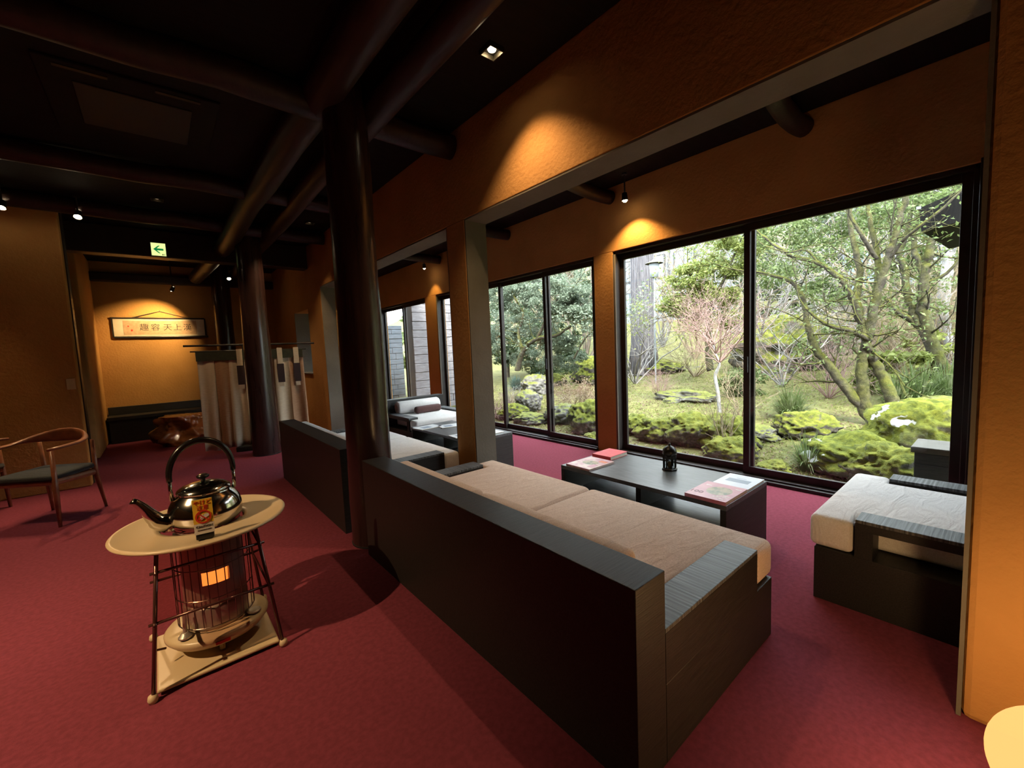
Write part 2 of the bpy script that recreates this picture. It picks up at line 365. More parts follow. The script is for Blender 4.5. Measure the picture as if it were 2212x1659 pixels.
# ---- columns and logs ----------------------------------------------
def column(x, y, r0, r1, label):
    root = thing('wooden_column', label, 'column', (x, y, 0), group='dark round wooden columns')
    prof = [(r0*1.0, 0)]+[(r0+(r1-r0)*k/10+.004*math.sin(k*1.7), ZC*k/10) for k in range(1, 11)]
    B().lathe(prof, n=40).out('shaft', 'column', root, smooth=True)
    B().lathe([(r0+.004, .001), (r0+.006, .012), (0.01, .013)], n=40).out('base_collar', 'rubber_dark', root)
    return root
column(1.11, 2.96, .155, .14, 'thick dark round wooden column nearest the camera, between the two sofas')
column(1.09, 6.80, .175, .15, 'dark round wooden column standing in front of the curtain stand')
column(1.06, 9.86, .155, .15, 'black round wooden column beyond the curtain stand near the back wall')
def log(name, pts, r, label, mt):
    base = Vector(pts[0]); P = []; R = []
    n = 24
    pts = [Vector(p) for p in pts]
    for k in range(n+1):
        u = k/n*(len(pts)-1); i = min(int(u), len(pts)-2); f = u-i; f = f*f*(3-2*f)*.4+f*.6
        p = pts[i].lerp(pts[i+1], f); p = p+Vector((noise.noise((k*.37, r*9, 1)), noise.noise((k*.37, 2, r*7)), .5*noise.noise((3, k*.37, r))))*.025
        P.append(p); R.append(r*(1+.08*noise.noise((k*.5, r*31, p.x))))
    o = B(base).tube(P, R, 14).out(name, mt, None, smooth=True); o.location = base
    return setp(o, label, 'beam', 'dark logs under the ceiling')
log('ceiling_log', [(1.0, -3.9, 3.07), (1.02, 1.0, 3.05), (.96, 3.2, 3.05), (.93, 5.2, 3.04), (.88, 7.4, 2.96), (.70, 9.9, 2.90)], .115, 'long bent dark log running over the columns towards the back wall', 'log_y')
log('ceiling_log', [(1.31, -3.9, 3.02), (1.30, 3.0, 3.01), (1.32, 9.9, 3.0)], .095, 'straight dark log beside the plastered partition, right of the bent log', 'log_y')
log('ceiling_log', [(-6.0, 3.12, 3.06), (0, 3.08, 3.04), (2.02, 3.08, 3.02)], .095, 'dark cross log meeting the nearest column', 'log')
log('ceiling_log', [(-6.0, 5.15, 3.06), (0, 5.1, 3.06), (2.02, 5.12, 3.06)], .085, 'dark cross log midway between the two front columns', 'log')
log('ceiling_log', [(-6.0, 6.5, 3.06), (0, 6.55, 3.06), (2.02, 6.6, 3.05)], .085, 'dark cross log just before the exit sign', 'log')
bm_ = B((0, 7.65, 2.8)).box(-.74, 2.03, 7.54, 7.74, 2.78, 3.14).out('ceiling_beam', 'frame_dark', None, .01); bm_.location = (0, 7.65, 2.8)
setp(bm_, 'square dark beam carrying the green exit sign', 'beam')
for y, lab in ((1.165, 'short dark log above the right garden window'), (3.08, 'short dark log above the plastered pier between the windows'), (4.95, 'short dark log above the four-sash window'), (6.95, 'short dark log above the far plastered pier')):
    log('bay_log', [(XB+.02, y, 3.05), (3.2, y, 3.05), (XW-.01, y+.02, 3.03)], .075, lab, 'log')

# ------------------------------------------------------------------ lamps
def spot(loc, target, energy, angle, blend, parent, col=WARM, rad=.02):
    l = bpy.data.lights.new('spot_light', 'SPOT'); l.energy = energy; l.spot_size = math.radians(angle); l.spot_blend = blend; l.color = col; l.shadow_soft_size = rad
    o = bpy.data.objects.new('spot_light', l); COL.objects.link(o); o.parent = parent
    o.location = Vector(loc)-Vector(parent.location); o.rotation_euler = (Vector(target)-Vector(loc)).to_track_quat('-Z', 'Y').to_euler(); return o
def downlight(x, y, label, target, energy, angle=80, blend=.5, lit=True, h=.03, bm='bulb'):
    root = thing('square_downlight', label, 'ceiling light', (x, y, ZC), group='square recessed ceiling lights')
    s = .055
    b_ = B().box(-s, s, -s, -s+.008, -h, -.0005).box(-s, s, s-.008, s, -h, -.0005).box(-s, -s+.008, -s+.008, s-.008, -h, -.0005).box(s-.008, s, -s+.008, s-.008, -h, -.0005)
    b_.out('trim_frame', 'bronze', root)
    B().lathe([(.001, -.012), (.022, -.012), (.026, -.003), (.001, -.002)], n=16).out('bulb', bm, root)
    if lit: spot((x, y, ZC-.05), target, energy, angle, blend, root)
    return root
def hung_spot(loc, label, target, energy, angle=75, blend=.6, col=WARM):
    root = thing('spot_lamp', label, 'spotlight', loc, group='small hanging spotlights'); L = Vector(loc); d = (Vector(target)-L).normalized()
    B().tube([(0, 0, ZC-L.z), (0, 0, .05)], .008, 8).out('stem', 'rubber_dark', root)
    B().tube([(0, 0, ZC-L.z-.02), (0, 0, ZC-L.z-.001)], .03, 14).out('ceiling_rose', 'rubber_dark', root)
    B().tube([Vector((0, 0, .05)), -d*.02], .007, 8).out('bracket', 'rubber_dark', root)
    b_ = B(); b_.tube([-d*.05, -d*.045, d*.02, d*.035], [.012, .026, .032, .034], 16, cap=False); b_.out('lamp_head', 'rubber_dark', root, smooth=True)
    B().tube([d*.0, d*.03, d*.045, d*.052], [.026, .026, .018, .004], 16).out('bulb', 'bulb', root)
    spot(L+d*.07, target, energy, angle, blend, root, col); return root
downlight(1.71, 2.10, 'lit square ceiling light closest to the plastered header', (1.85, 2.04, 0), 75, 100, .75)
downlight(1.735, 6.15, 'square ceiling light between the two front columns with a dim glow', (1.15, 7.3, .7), 75, 75, .6, bm='bulb_dim')
downlight(-2.3, 1.9, 'square ceiling light over the red carpet left of the heater, out of view', (-.98, 2.3, 0), 560, 72, .9)
downlight(-1.7, 4.6, 'square ceiling light over the left carpet ahead of the wooden armchair, out of view', (-1.3, 4.2, 0), 130, 80, .8)
downlight(.16, 6.1, 'dim square ceiling light over the walkway before the exit sign', (.85, 7.3, .8), 45, 60, .8, bm='bulb_dim')
hung_spot((3.985, 2.755, 2.90), 'small lit spotlight above the plastered pier between the two windows', (4.16, 2.72, 0), 75, 112, .6, (1, .62, .24))
hung_spot((3.95, 7.12, 2.92), 'small lit spotlight over the far plastered pier by the bolster armchair', (4.17, 7.35, 1.2), 26, 80, .5, (1, .62, .2))
hung_spot((-.50, 6.45, 2.95), 'bright lit spotlight beside the left wall end', (-.85, 4.6, 0), 110, 80, .6)
hung_spot((-1.02, 6.42, 2.95), 'bright spotlight at the left edge over the second wooden armchair', (-1.6, 4.9, 0), 130, 84, .7)
hung_spot((.325, 9.62, 2.64), 'lit spotlight hanging before the calligraphy scroll', (-.08, 10.3, 1.8), 170, 88, .85, (1, .68, .28))
hung_spot((1.135, 9.25, 2.84), 'lit spotlight between the curtain stand columns', (1.1, 7.6, .6), 60, 80, .7)

# exit sign
ex = thing('exit_sign', 'glowing pale exit sign with a green arrow pointing left', 'sign', (.152, 7.5, 2.78))
B().box(-.082, .082, 0, .035, .0, .185).out('housing', 'bld_white', ex, .004)
B().box(-.076, .076, -.004, 0, .012, .178).out('panel', 'exit_panel', ex)
ar = B(); arrow = [(-.055, .095), (.0, .145), (.018, .145), (-.018, .108), (.052, .108), (.052, .082), (-.018, .082), (.018, .045), (.0, .045)]
ar.add([(x, -.0065, z) for x, z in arrow]+[(x, -.0045, z) for x, z in arrow], [(0, 1, 2, 3, 6, 7, 8), (3, 4, 5, 6), (9+8, 9+7, 9+6, 9+3, 9+2, 9+1, 9), (12, 15, 14, 13)])
ar.out('arrow', 'exit_green', ex)
B().box(.035, .045, -.0062, -.0045, .02, .038).box(.048, .066, -.0062, -.0045, .02, .024).box(.048, .066, -.0062, -.0045, .034, .038).out('maker_mark', 'sign_black', ex)

# ceiling cassette
cv = thing('ceiling_cassette', 'black square ceiling ventilation panel with slots above the walkway', 'vent', (.05, 4.15, ZC))
B().box(-.45, .45, -.5, .5, -.02, -.0005).out('panel', 'ceiling_black', cv, .006)
for sx in (-.25, .22): B().box(sx-.12, sx+.12, -.46, -.43, -.026, -.02).out('slot', 'bronze', cv)
B().box(-.30, .30, -.30, .30, -.03, -.02).out('grille', 'rubber_dark', cv, .004)

# round paper lamp (right edge)
m = MATS['paper_lamp']; nt = m.node_tree; bb_ = nt.nodes['Principled BSDF']
bb_.inputs['Base Color'].default_value = (0, 0, 0, 1); bb_.inputs['Specular IOR Level'].default_value = 0
tp = nt.nodes.new('ShaderNodeBsdfTransparent'); mx = nt.nodes.new('ShaderNodeMixShader'); mx.inputs[0].default_value = .65
nt.links.new(tp.outputs[0], mx.inputs[1]); nt.links.new(bb_.outputs[0], mx.inputs[2]); nt.links.new(mx.outputs[0], nt.nodes['Material Output'].inputs['Surface'])
pl = thing('paper_lamp', 'glowing round cream paper lamp in the lower right corner', 'lamp', (1.45, -.115, 0))
B().lathe([(.11, .001), (.12, .008), (.12, .02), (.03, .028), (.001, .028)], n=28).out('base', 'wood_black', pl)
B().tube([(0, 0, .028), (0, 0, .25)], .012, 10).out('stand', 'wood_black', pl)
prof = [(.128*math.sin(a)+.001, .36-.125*math.cos(a)) for a in [PI*k/26 for k in range(2, 25)]]
B().lathe(prof, n=44).out('shade', 'paper_lamp', pl, smooth=True)
ll = bpy.data.lights.new('lamp_glow', 'POINT'); ll.energy = 46; ll.color = (1, .60, .25); ll.shadow_soft_size = .05
lo_ = bpy.data.objects.new('lamp_glow', ll); COL.objects.link(lo_); lo_.parent = pl; lo_.location = (0, 0, .36)

# ------------------------------------------------------------------ sofas
def soft(b, name, m, parent, bev=.03):
    o = b.out(name, m, parent, bev, 4, smooth=True); return o
def make_sofa(y0, y1, label, fab, fx=2.045):
    O = (1.5, (y0+y1)/2, 0); ym = (y0+y1)/2
    root = thing('low_sofa', label, 'sofa', O, group='low dark sofas with beige cushions')
    bk = B(O).box(.98, 1.138, y0, y1, 0, .648).out('backrest', 'wood_black', root, .003)
    B(O).box(1.138, fx-.012, y0, y1, .0, .272).out('base', 'wood_black', root, .003)
    for a, b_ in ((y0, y0+.135), (y1-.135, y1)):
        am = B(O).box(1.1385, 1.866, a, b_, .2725, .440).out('arm', 'wood_black', root)
        B(O).box(1.1385, 1.866, a, b_, .4402, .456).out('arm_top', 'grain_across_x', am, .002)
    for s in (0, 1):
        ya, yb, ye = (y0+.140, ym-.003, y0+.004) if s == 0 else (y1-.140, ym+.003, y1-.004)
        poly = [(1.142, ya), (1.874, ya), (1.874, ye), (fx+.016, ye), (fx+.016, yb), (1.142, yb)]
        if s == 1: poly = poly[::-1]
        soft(B(O).prism(poly, .274, .438), 'seat_cushion', fab, root, .034)
        soft(B(O).box(1.141, 1.245, min(ya, yb)+.02, max(ya, yb)-.004, .439, .630), 'back_cushion', fab, root, .036)
    return root
make_sofa(.668, 2.76, 'low dark wooden sofa with beige cushions in the foreground', 'fabric_beige')
make_sofa(3.205, 5.25, 'low dark wooden sofa behind the thick column, further from the camera', 'fabric_white_daylit', 2.016)  # cushions are beige cloth with daylight painted in as white

def make_armchair(fab, arm_fab=None):
    root = thing('low_armchair', '', 'armchair', (0, 0, 0), group='low dark armchairs facing each other along the windows')
    B().box(-.49, .49, -.535, -.38, 0, .648).out('backrest', 'wood_black', root, .003)
    B().box(-.49, .49, -.38, .515, 0, .272).out('base', 'wood_black', root, .003)
    for sx in (-1, 1):
        x0, x1 = (sx*.49, sx*.355) if sx < 0 else (.355, .49)
        am = B().box(x0, x1, .285, .352, .2725, .405).box(x0, x1, -.38, -.31, .2725, .405).box(x0, x1, -.38, .352, .4055, .442).out('arm', 'wood_black', root)
        B().box(x0, x1, -.38, .352, .4422, .458).out('arm_top', 'grain_across_y', am, .002)
    poly = [(-.35, -.375), (.35, -.375), (.35, .357), (.486, .357), (.486, .54), (-.486, .54), (-.486, .357), (-.35, .357)]
    soft(B().prism(poly, .274, .436), 'seat_cushion', fab, root, .032)
    return root
ac = make_armchair('fabric_white_daylit')
ac['label'] = 'low dark armchair with pale seat at the right, beside the big window'; ac.location = (2.985, .112, 0)
ac2 = copy_tree(ac); ac2.location = (3.02, 5.58, 0); ac2.rotation_euler = (0, 0, PI)
ac2['label'] = 'low dark armchair at the far end of the bay holding a bolster'
bo = thing('bolster', 'long white roll bolster lying on the far armchair', 'cushion', (3.02, 5.86, .437))
B().tube([(-.35, 0, .095), (-.345, 0, .095), (-.325, 0, .095), (.325, 0, .095), (.345, 0, .095), (.35, 0, .095)], [.05, .082, .095, .095, .082, .05], 24).out('roll', 'fabric_white_daylit', bo, smooth=True)
for sx in (-1, 1): B().tube([(sx*.35, 0, .095), (sx*.354, 0, .095)], .055, 20).out('end_cap', 'fabric_beige', bo)
bo.location = (3.00, 5.855, .437)
cu_ = B().box(-.22, .22, -.055, .055, 0, .105)
cu2 = cu_.out('small_cushion', 'fabric_brown', None, .04, 4, smooth=True); cu2.location = (3.07, 5.68, .437); cu2.rotation_euler = (0, 0, .06)
setp(cu2, 'small brown cushion leaning on the white bolster', 'cushion')

# ------------------------------------------------------------------ low tables
def make_table(loc, label):
    root = thing('low_table', label, 'table', loc, group='low dark tables by the windows'); hx, hy = .305, .64
    B().box(-hx, hx, -hy, hy, .372, .40).out('tabletop', 'table_wood', root, .002)
    for sy in (-1, 1): B().box(-hx, hx, sy*hy-(.035 if sy > 0 else 0), sy*hy+(.035 if sy < 0 else 0), 0, .3715).out('end_panel', 'wood_black', root, .002)
    B().box(-hx+.02, hx-.02, -hy+.036, hy-.036, .165, .19).out('shelf', 'table_wood', root)
    B().box(-hx+.10, hx-.06, -.02, .02, .1905, .3715).out('divider', 'wood_black', root)
    B().box(-hx+.02, hx-.02, -hy+.036, hy-.036, .0, .03).out('plinth', 'wood_black', root)
    return root
tb = make_table((2.703, 1.663, 0), 'low dark wooden table carrying the black lantern')
tb2 = copy_tree(tb); tb2.location = (2.703, 4.27, 0); tb2['label'] = 'low dark wooden table in the farther bay, half hidden by the pier'

def book(name, label, x0, x1, y0, y1, z, h, cover, rz=0, soft_cover=False):
    cx, cy = (x0+x1)/2, (y0+y1)/2; root = thing(name, label, 'book' if not soft_cover else 'magazine', (cx, cy, z), rz)
    hx, hy = (x1-x0)/2, (y1-y0)/2; c = .0022
    B().box(-hx+.003, hx-.003, -hy+.003, hy-.003, c, h-c).out('pages', 'page_paper', root)
    B().box(-hx, hx, -hy, hy, h-c, h).out('front_cover', cover, root)
    B().box(-hx, hx, -hy, hy, 0, c).out('back_cover', cover, root)
    B().box(-hx, -hx+.003, -hy, hy, c, h-c).out('spine', cover, root)
    return root
TZ = .4005
book('hardback_book', 'plain red hardback book at the far left corner of the lantern table', 2.745, 2.985, 2.085, 2.27, TZ, .030, 'cover_red', .02)
mg = book('magazine', 'cream and pink magazine at the near left corner of the lantern table', 2.415, 2.715, 2.02, 2.262, TZ, .013, 'cover_cream', -.03, True)
B().lathe([(.055, .0132), (.045, .0138), (.001, .0138)], n=14, sx=1, sy=1.25).out('cover_picture', 'olive_print', mg)
B().box(.06, .10, -.10, -.03, .0131, .0137).out('cover_print', 'ink_orange', mg)
B().box(-.10, -.02, -.10, -.05, .0131, .0137).out('cover_print', 'cover_pink', mg)
wb = book('photo_book', 'pale blue white book with a grey rectangle on the lantern table', 2.713, 2.988, 1.03, 1.248, TZ, .014, 'cover_white', 0, False)
B().box(-.035, .035, -.07, .07, .0141, .0145).out('cover_plate', 'cover_blue', wb)
B().box(.055, .06, -.03, .03, .0141, .0145).out('cover_rule', 'cover_blue', wb)
pb = book('magazine', 'pink magazine with an olive picture at the near right corner of the lantern table', 2.398, 2.702, 1.026, 1.27, TZ, .022, 'cover_pink', 0, True)
B().lathe([(.085, .0222), (.07, .0229), (.001, .0229)], c=(.01, -.015, 0), n=13, sx=1.0, sy=.85).out('cover_picture', 'olive_print', pb)
RM = Matrix.Rotation(-PI/2, 4, 'Z')
text_mesh('cover_title', '100', .055, 'ink_maroon', pb, Matrix.Translation((-.075, .085, .0224)) @ RM)
for k, (x, y, w_) in enumerate([(-.10, -.03, .03), (-.085, -.05, .045), (-.06, -.075, .03), (.10, -.08, .03), (.08, .09, .03), (-.12, -.07, .025)]):
    B().box(x-.005, x+.005, y-w_, y+w_*.2, .0221, .0226).out('cover_line', 'ink_white', pb)
for k, (x, y, w_, h_, rz, m, lab) in enumerate([(2.52, 4.70, .30, .21, .1, 'paper_white', 'open white leaflet on the farther table, left of the pier'), (2.75, 4.55, .26, .20, -.2, 'paper_white', 'white leaflet at the back of the farther table'),
        (2.80, 3.80, .28, .21, .05, 'cover_white', 'white magazine on the near end of the farther table'), (2.52, 3.92, .24, .19, -.1, 'paper_white', 'thin white leaflet on the farther table, seen right of the pier')]):
    r_ = thing('leaflet', lab, 'leaflet', (x, y, TZ), rz)
    B().box(-w_/2, w_/2, -h_/2, h_/2, 0, .006).out('pages', 'page_paper', r_); B().box(-w_/2-.002, w_/2+.002, -h_/2-.002, h_/2+.002, .0061, .0075).out('front_cover', m, r_)
    B().box(-w_*.3, w_*.1, -h_*.3, h_*.2, .0076, .008).out('cover_print', 'cover_blue', r_)

# black lantern
ln = thing('moroccan_lantern', 'small black metal lantern with a domed top on the low table', 'lantern', (2.835, 1.615, TZ)); n8 = 8
B().lathe([(.001, .0), (.055, 0), (.055, .01), (.046, .016), (.046, .02), (.001, .02)], n=n8).out('base', 'lantern_black', ln)
for k in range(n8):
    a = 2*PI*k/n8; B().tube([(.043*math.cos(a), .043*math.sin(a), .018), (.045*math.cos(a), .045*math.sin(a), .112)], .0055, 5).out('post', 'lantern_black', ln)
B().lathe([(.041, .02), (.043, .105)], n=n8).out('glass', 'lantern_glass', ln)
B().lathe([(.046, .085), (.047, .112), (.054, .118), (.054, .125), (.047, .128)], n=n8).out('collar', 'lantern_black', ln)
B().lathe([(.050, .125), (.051, .138), (.044, .158), (.030, .172), (.014, .180), (.008, .184), (.009, .192), (.006, .198), (.001, .202)], n=20).out('dome', 'lantern_black', ln, smooth=True)
B().lathe([(.012, .02), (.012, .06), (.001, .061)], n=12).out('candle', 'cream_plastic', ln)

# ------------------------------------------------------------------ heater, guard, kettle, caution sign
HX, HY = .105, 2.44
gd = thing('heater_guard', 'heater guard with a round cream top plate and tinted clear panels', 'heater guard', (HX, HY, 0))
def gp(sx, sy, z):                                     # corner of the tapering guard
    u = z/.60; return Vector((sx*(.235-.062*u), (-.275 if sy < 0 else .215)*(1-.22*u), z))
for sx in (-1, 1):
    for sy in (-1, 1):
        B().tube([gp(sx, sy, .02), gp(sx, sy, .585)], .0075, 10).out('corner_rod', 'rod_brown', gd, smooth=True)
        B().lathe([(.001, 0), (.014, 0), (.018, .012), (.015, .028), (.001, .032)], c=tuple(gp(sx, sy, 0)), n=14).out('foot', 'cream_plastic', gd, smooth=True)
for z in (.30, .50):
    for a, b_ in (((-1, -1), (1, -1)), ((1, -1), (1, 1)), ((1, 1), (-1, 1)), ((-1, 1), (-1, -1))):
        p, q = gp(*a, z), gp(*b_, z); d = (q-p).normalized()*.02
        B().tube([p-d, q+d], .0062, 8).out('crossbar', 'rod_brown', gd, smooth=True)
def panel(a, b_, z0, z1, inset=.004):
    p = [gp(*a, z0), gp(*b_, z0), gp(*b_, z1), gp(*a, z1)]; nrm = (p[1]-p[0]).cross(p[3]-p[0]).normalized()*.0015
    b = B(); b.add([v-nrm for v in p]+[v+nrm for v in p], [(3, 2, 1, 0), (4, 5, 6, 7), (0, 1, 5, 4), (1, 2, 6, 5), (2, 3, 7, 6), (3, 0, 4, 7)]); return b
panel((-1, -1), (1, -1), .30, .575).out('clear_panel', 'guard_acrylic', gd)
panel((1, -1), (1, 1), .30, .575).out('clear_panel', 'guard_acrylic', gd)
panel((-1, 1), (-1, -1), .30, .575).out('clear_panel', 'guard_acrylic', gd)
R0 = .338
B().lathe([(.160, .588), (.165, .600), (.185, .602), (R0-.02, .604), (R0-.016, .607), (R0-.006, .607), (R0, .601), (R0-.003, .594), (R0-.02, .590), (.160, .588)], n=72).out('top_plate', 'cream_enamel', gd, smooth=True)
tr = B(); pts = [(-.222, -.258), (.222, -.258), (.222, .195), (-.222, .195)]
tr.prism(pts, .012, .026).out('tray', 'cream_enamel', gd, .006)
# heater
hz = .027
ht = thing('kerosene_heater', 'cream kerosene heater with a glowing flame window behind the guard', 'heater', (HX+.015, HY-.02, hz))
for k in range(3):
    a = 2*PI*k/3+.5; B().tube([(.12*math.cos(a), .12*math.sin(a), 0), (.11*math.cos(a), .11*math.sin(a), .05)], .012, 8).out('leg', 'cream_plastic', ht)
B().lathe([(.02, .035), (.14, .037), (.185, .05), (.205, .075), (.207, .088), (.198, .098), (.16, .102), (.10, .106), (.001, .106)], n=48, sy=.93).out('tank', 'cream_enamel', ht, smooth=True)
B().lathe([(.03, .107), (.03, .112), (.022, .116), (.001, .116)], c=(.135, -.09, 0), n=20).out('gauge', 'steel_satin', ht)
B().lathe([(.026, .107), (.026, .114), (.012, .130), (.001, .131)], c=(-.13, -.10, 0), n=20).out('filler_cap', 'steel_satin', ht)
B().tube([(-.13, -.10, .115), (-.125, -.095, .21)], .008, 8).out('wick_rod', 'steel_satin', ht)
B().tube([(-.20, -.06, .07), (-.235, -.075, .085)], .005, 6).out('igniter_lever', 'rod_brown', ht)
B().box(-.03, .025, -.1955, -.191, .068, .080).out('maker_badge', 'sign_red', ht)
def arc_wall(r, z0, z1, a0, a1, n=30):
    b = B(); vs = [(r*math.cos(a0+(a1-a0)*k/n), r*math.sin(a0+(a1-a0)*k/n), z) for z in (z0, z1) for k in range(n+1)]
    return b.add(vs, [(k, k+1, n+2+k, n+1+k) for k in range(n)])
B().lathe([(.125, .107), (.128, .20), (.122, .215), (.118, .215), (.118, .107)], n=40).out('burner_skirt', 'steel_satin', ht, smooth=True)
cb = B(); cb.add(*(lambda: ([], []))())
arc_wall(.122, .215, .535, -PI*.36, PI*1.36).out('reflector', 'steel_satin', ht, smooth=True)
arc_wall(.122, .215, .315, PI*1.36, PI*1.64, 10).out('front_shield', 'steel_satin', ht, smooth=True)
arc_wall(.122, .375, .535, PI*1.36, PI*1.64, 10).out('chimney_shield', 'steel_satin', ht, smooth=True)
B().lathe([(.052, .215), (.055, .36), (.048, .37), (.001, .37)], n=24).out('flame_core', 'flame', ht, smooth=True)
B().lathe([(.122, .535), (.135, .538), (.135, .548), (.10, .551), (.04, .553), (.001, .553)], n=36).out('heater_top', 'steel_satin', ht, smooth=True)
for k in range(15):
    a = PI*1.02+PI*.96*k/14
    B().tube([(.150*math.cos(a), .150*math.sin(a), .13), (.150*math.cos(a), .150*math.sin(a), .53)], .0022, 5).out('guard_wire', 'wire', ht)
for z in (.132, .26, .40, .528):
    B().tube([(.150*math.cos(PI+PI*k/24), .150*math.sin(PI+PI*k/24), z) for k in range(25)], .0026, 5).out('guard_ring', 'wire', ht)
# kettle
kz = hz+.5535
kt = thing('steel_kettle', 'shiny steel kettle with a black arched handle on the heater', 'kettle', (HX+.012, HY-.02, kz), .10)
B().lathe([(.001, 0), (.118, .001), (.128, .010), (.130, .026), (.134, .032), (.140, .045), (.144, .070), (.143, .092), (.136, .120), (.120, .148), (.105, .162), (.102, .170), (.106, .174), (.104, .178), (.098, .176)], n=56).out('body', 'steel', kt, smooth=True)
lid = B().lathe([(.104, .178), (.103, .182), (.085, .195), (.050, .207), (.012, .212), (.001, .212)], n=48).out('lid', 'steel', kt, smooth=True)
B().lathe([(.010, .211), (.009, .222), (.024, .230), (.026, .238), (.016, .245), (.001, .246)], n=20).out('lid_knob', 'black_plastic', lid, smooth=True)
B().tube([(-.10, 0, .055), (-.15, 0, .058), (-.180, 0, .078), (-.200, 0, .115), (-.218, 0, .150), (-.240, 0, .178), (-.252, 0, .188)], [.048, .042, .034, .025, .019, .015, .014], 16).out('spout', 'steel', kt, smooth=True)
hp = [(.122*math.cos(a), 0, .255+.150*math.sin(a)) for a in [-.12+(PI+.24)*k/22 for k in range(23)]]
B().tube(hp, [.011+.004*math.sin(PI*k/22) for k in range(23)], 10).out('handle', 'black_plastic', kt, smooth=True)
for sx in (-1, 1): B().tube([(sx*.118, 0, .152), (sx*.122, 0, .20), (sx*.121, 0, .245)], [.010, .007, .007], 8).out('handle_bracket', 'steel', kt, smooth=True)
# caution sign
cs = thing('caution_sign', 'yellow and white burn caution sign standing on the cream plate', 'sign', (HX-.012, HY-.270, .6075), -.06)
cs.rotation_euler = (-.14, 0, -.10)
B().box(-.031, .031, -.02, .02, 0, .022).out('base', 'sign_black', cs, .003)
B().box(-.034, .034, -.0225, -.0205, .022, .065).out('lower_panel', 'sign_white', cs)
B().box(-.034, .034, -.0225, -.0205, .065, .165).out('upper_panel', 'sign_yellow', cs)
B().box(-.034, .034, -.0203, -.018, .0225, .165).out('backing', 'sign_white', cs)
FR = Matrix.Rotation(PI/2, 4, 'X')
def ftext(txt, size, m, x, z, name='lettering'): text_mesh(name, txt, size, m, cs, Matrix.Translation((x, -.0232, z)) @ FR)
ftext('やけど', .021, 'sign_red', 0, .150); ftext('注意', .021, 'sign_red', 0, .129)
ftext('CAUTION', .0125, 'sign_black', 0, .052); ftext('EXTREMELY HOT', .006, 'sign_black', 0, .038)
rg = B(); n = 28
for r1, r2 in ((.0275, .0215),):
    rg.add([(r*math.cos(2*PI*k/n), y, .092+r*math.sin(2*PI*k/n)) for y in (-.0245, -.0227) for r in (r1, r2) for k in range(n)],
           [(k, (k+1) % n, n+(k+1) % n, n+k) for k in range(n)]+[(k, 2*n+k, 2*n+(k+1) % n, (k+1) % n) for k in range(n)])
rg.out('ban_ring', 'sign_red', cs)
hd = B(); hd.lathe([(.001, -.0008), (.012, -.0008), (.012, .0008), (.001, .0008)], n=14)
palm = B()
palm.add([(x, y, z) for y in (-.0243, -.0228) for x, z in [(.020, .104), (.020, .093), (.006, .086), (-.002, .092), (.004, .103)]], [(0, 1, 2, 3, 4), (9, 8, 7, 6, 5)])
for k in range(4): palm.tube([(.004-.002*k, -.0236, .089+.004*k), (-.010-.001*k+.002*abs(k-1), -.0236, .080+.0045*k)], .0017, 6)
palm.out('hand_symbol', 'sign_white', cs)
fl_ = B(); fl_.add([(x, y, z) for y in (-.0243, -.0228) for x, z in [(-.020, .086), (-.013, .077), (-.003, .078), (-.001, .086), (-.007, .092), (-.014, .096)]], [(0, 1, 2, 3, 4, 5), (11, 10, 9, 8, 7, 6)]); fl_.out('flame_symbol', 'sign_red', cs)
bar = B(); bar.tube([(-.018, -.0242, .110), (.018, -.0242, .074)], [.003, .003], 4); bar.out('ban_bar', 'sign_red', cs)

# ------------------------------------------------------------------ wooden armchairs on the left
def make_wood_chair(loc, rz, label):
    root = thing('wooden_armchair', label, 'chair', loc, rz, 'wooden armchairs with dark seats')
    # local: faces -Y
    for sx in (-1, 1):
        B().tube([(sx*.265, -.235, .0), (sx*.258, -.225, .30), (sx*.255, -.215, .655)], [.013, .021, .014], 10).out('leg', 'chair_wood', root, smooth=True)
        B().tube([(sx*.235, .255, .0), (sx*.215, .215, .33), (sx*.225, .205, .665)], [.012, .020, .015], 10).out('leg', 'chair_wood', root, smooth=True)
        B().tube([(sx*.255, -.22, .385), (sx*.213, .215, .355)], [.014, .014], 8, flat=[.026, .026]).out('side_rail', 'chair_wood', root)
    B().tube([(-.255, -.222, .385), (.255, -.222, .385)], [.013, .013], 8, flat=[.026, .026]).out('front_rail', 'chair_wood', root)
    B().tube([(-.213, .213, .355), (.213, .213, .355)], [.013, .013], 8, flat=[.026, .026]).out('rear_rail', 'chair_wood', root)
    st = B().prism([(-.262, -.245), (.262, -.245), (.222, .225), (-.222, .225)], .395, .445).out('seat', 'fabric_seat', root, .02, 3, smooth=True)
    P = []; W = []; H = []
    n = 32
    for k in range(n+1):
        u = -1+2*k/n; a = u*1.9
        x = .285*math.sin(max(-PI/2, min(PI/2, a))); y = .235*math.cos(max(-PI/2, min(PI/2, a)))
        if abs(a) > PI/2: y = -(abs(a)-PI/2)*.85; x = math.copysign(.285+.01*(abs(a)-PI/2), a)
        P.append((x, y, .672+.05*max(0, math.cos(a*.9))))
        c = max(0, math.cos(a*1.15)); W.append(.026-.013*c if abs(u) < .97 else .012); H.append(.013+.048*c**1.5)
    B().tube(P, W, 12, flat=H).out('arm_rail', 'chair_wood', root, smooth=True)
    return root
make_wood_chair((-.83, 5.50, 0), math.atan2(.57, .82)*-1, 'wooden armchair with curved arm rail and dark seat standing on the red carpet')
make_wood_chair((-1.52, 6.12, 0), PI*.42, 'second wooden armchair cut off by the left edge, beside the left wall')

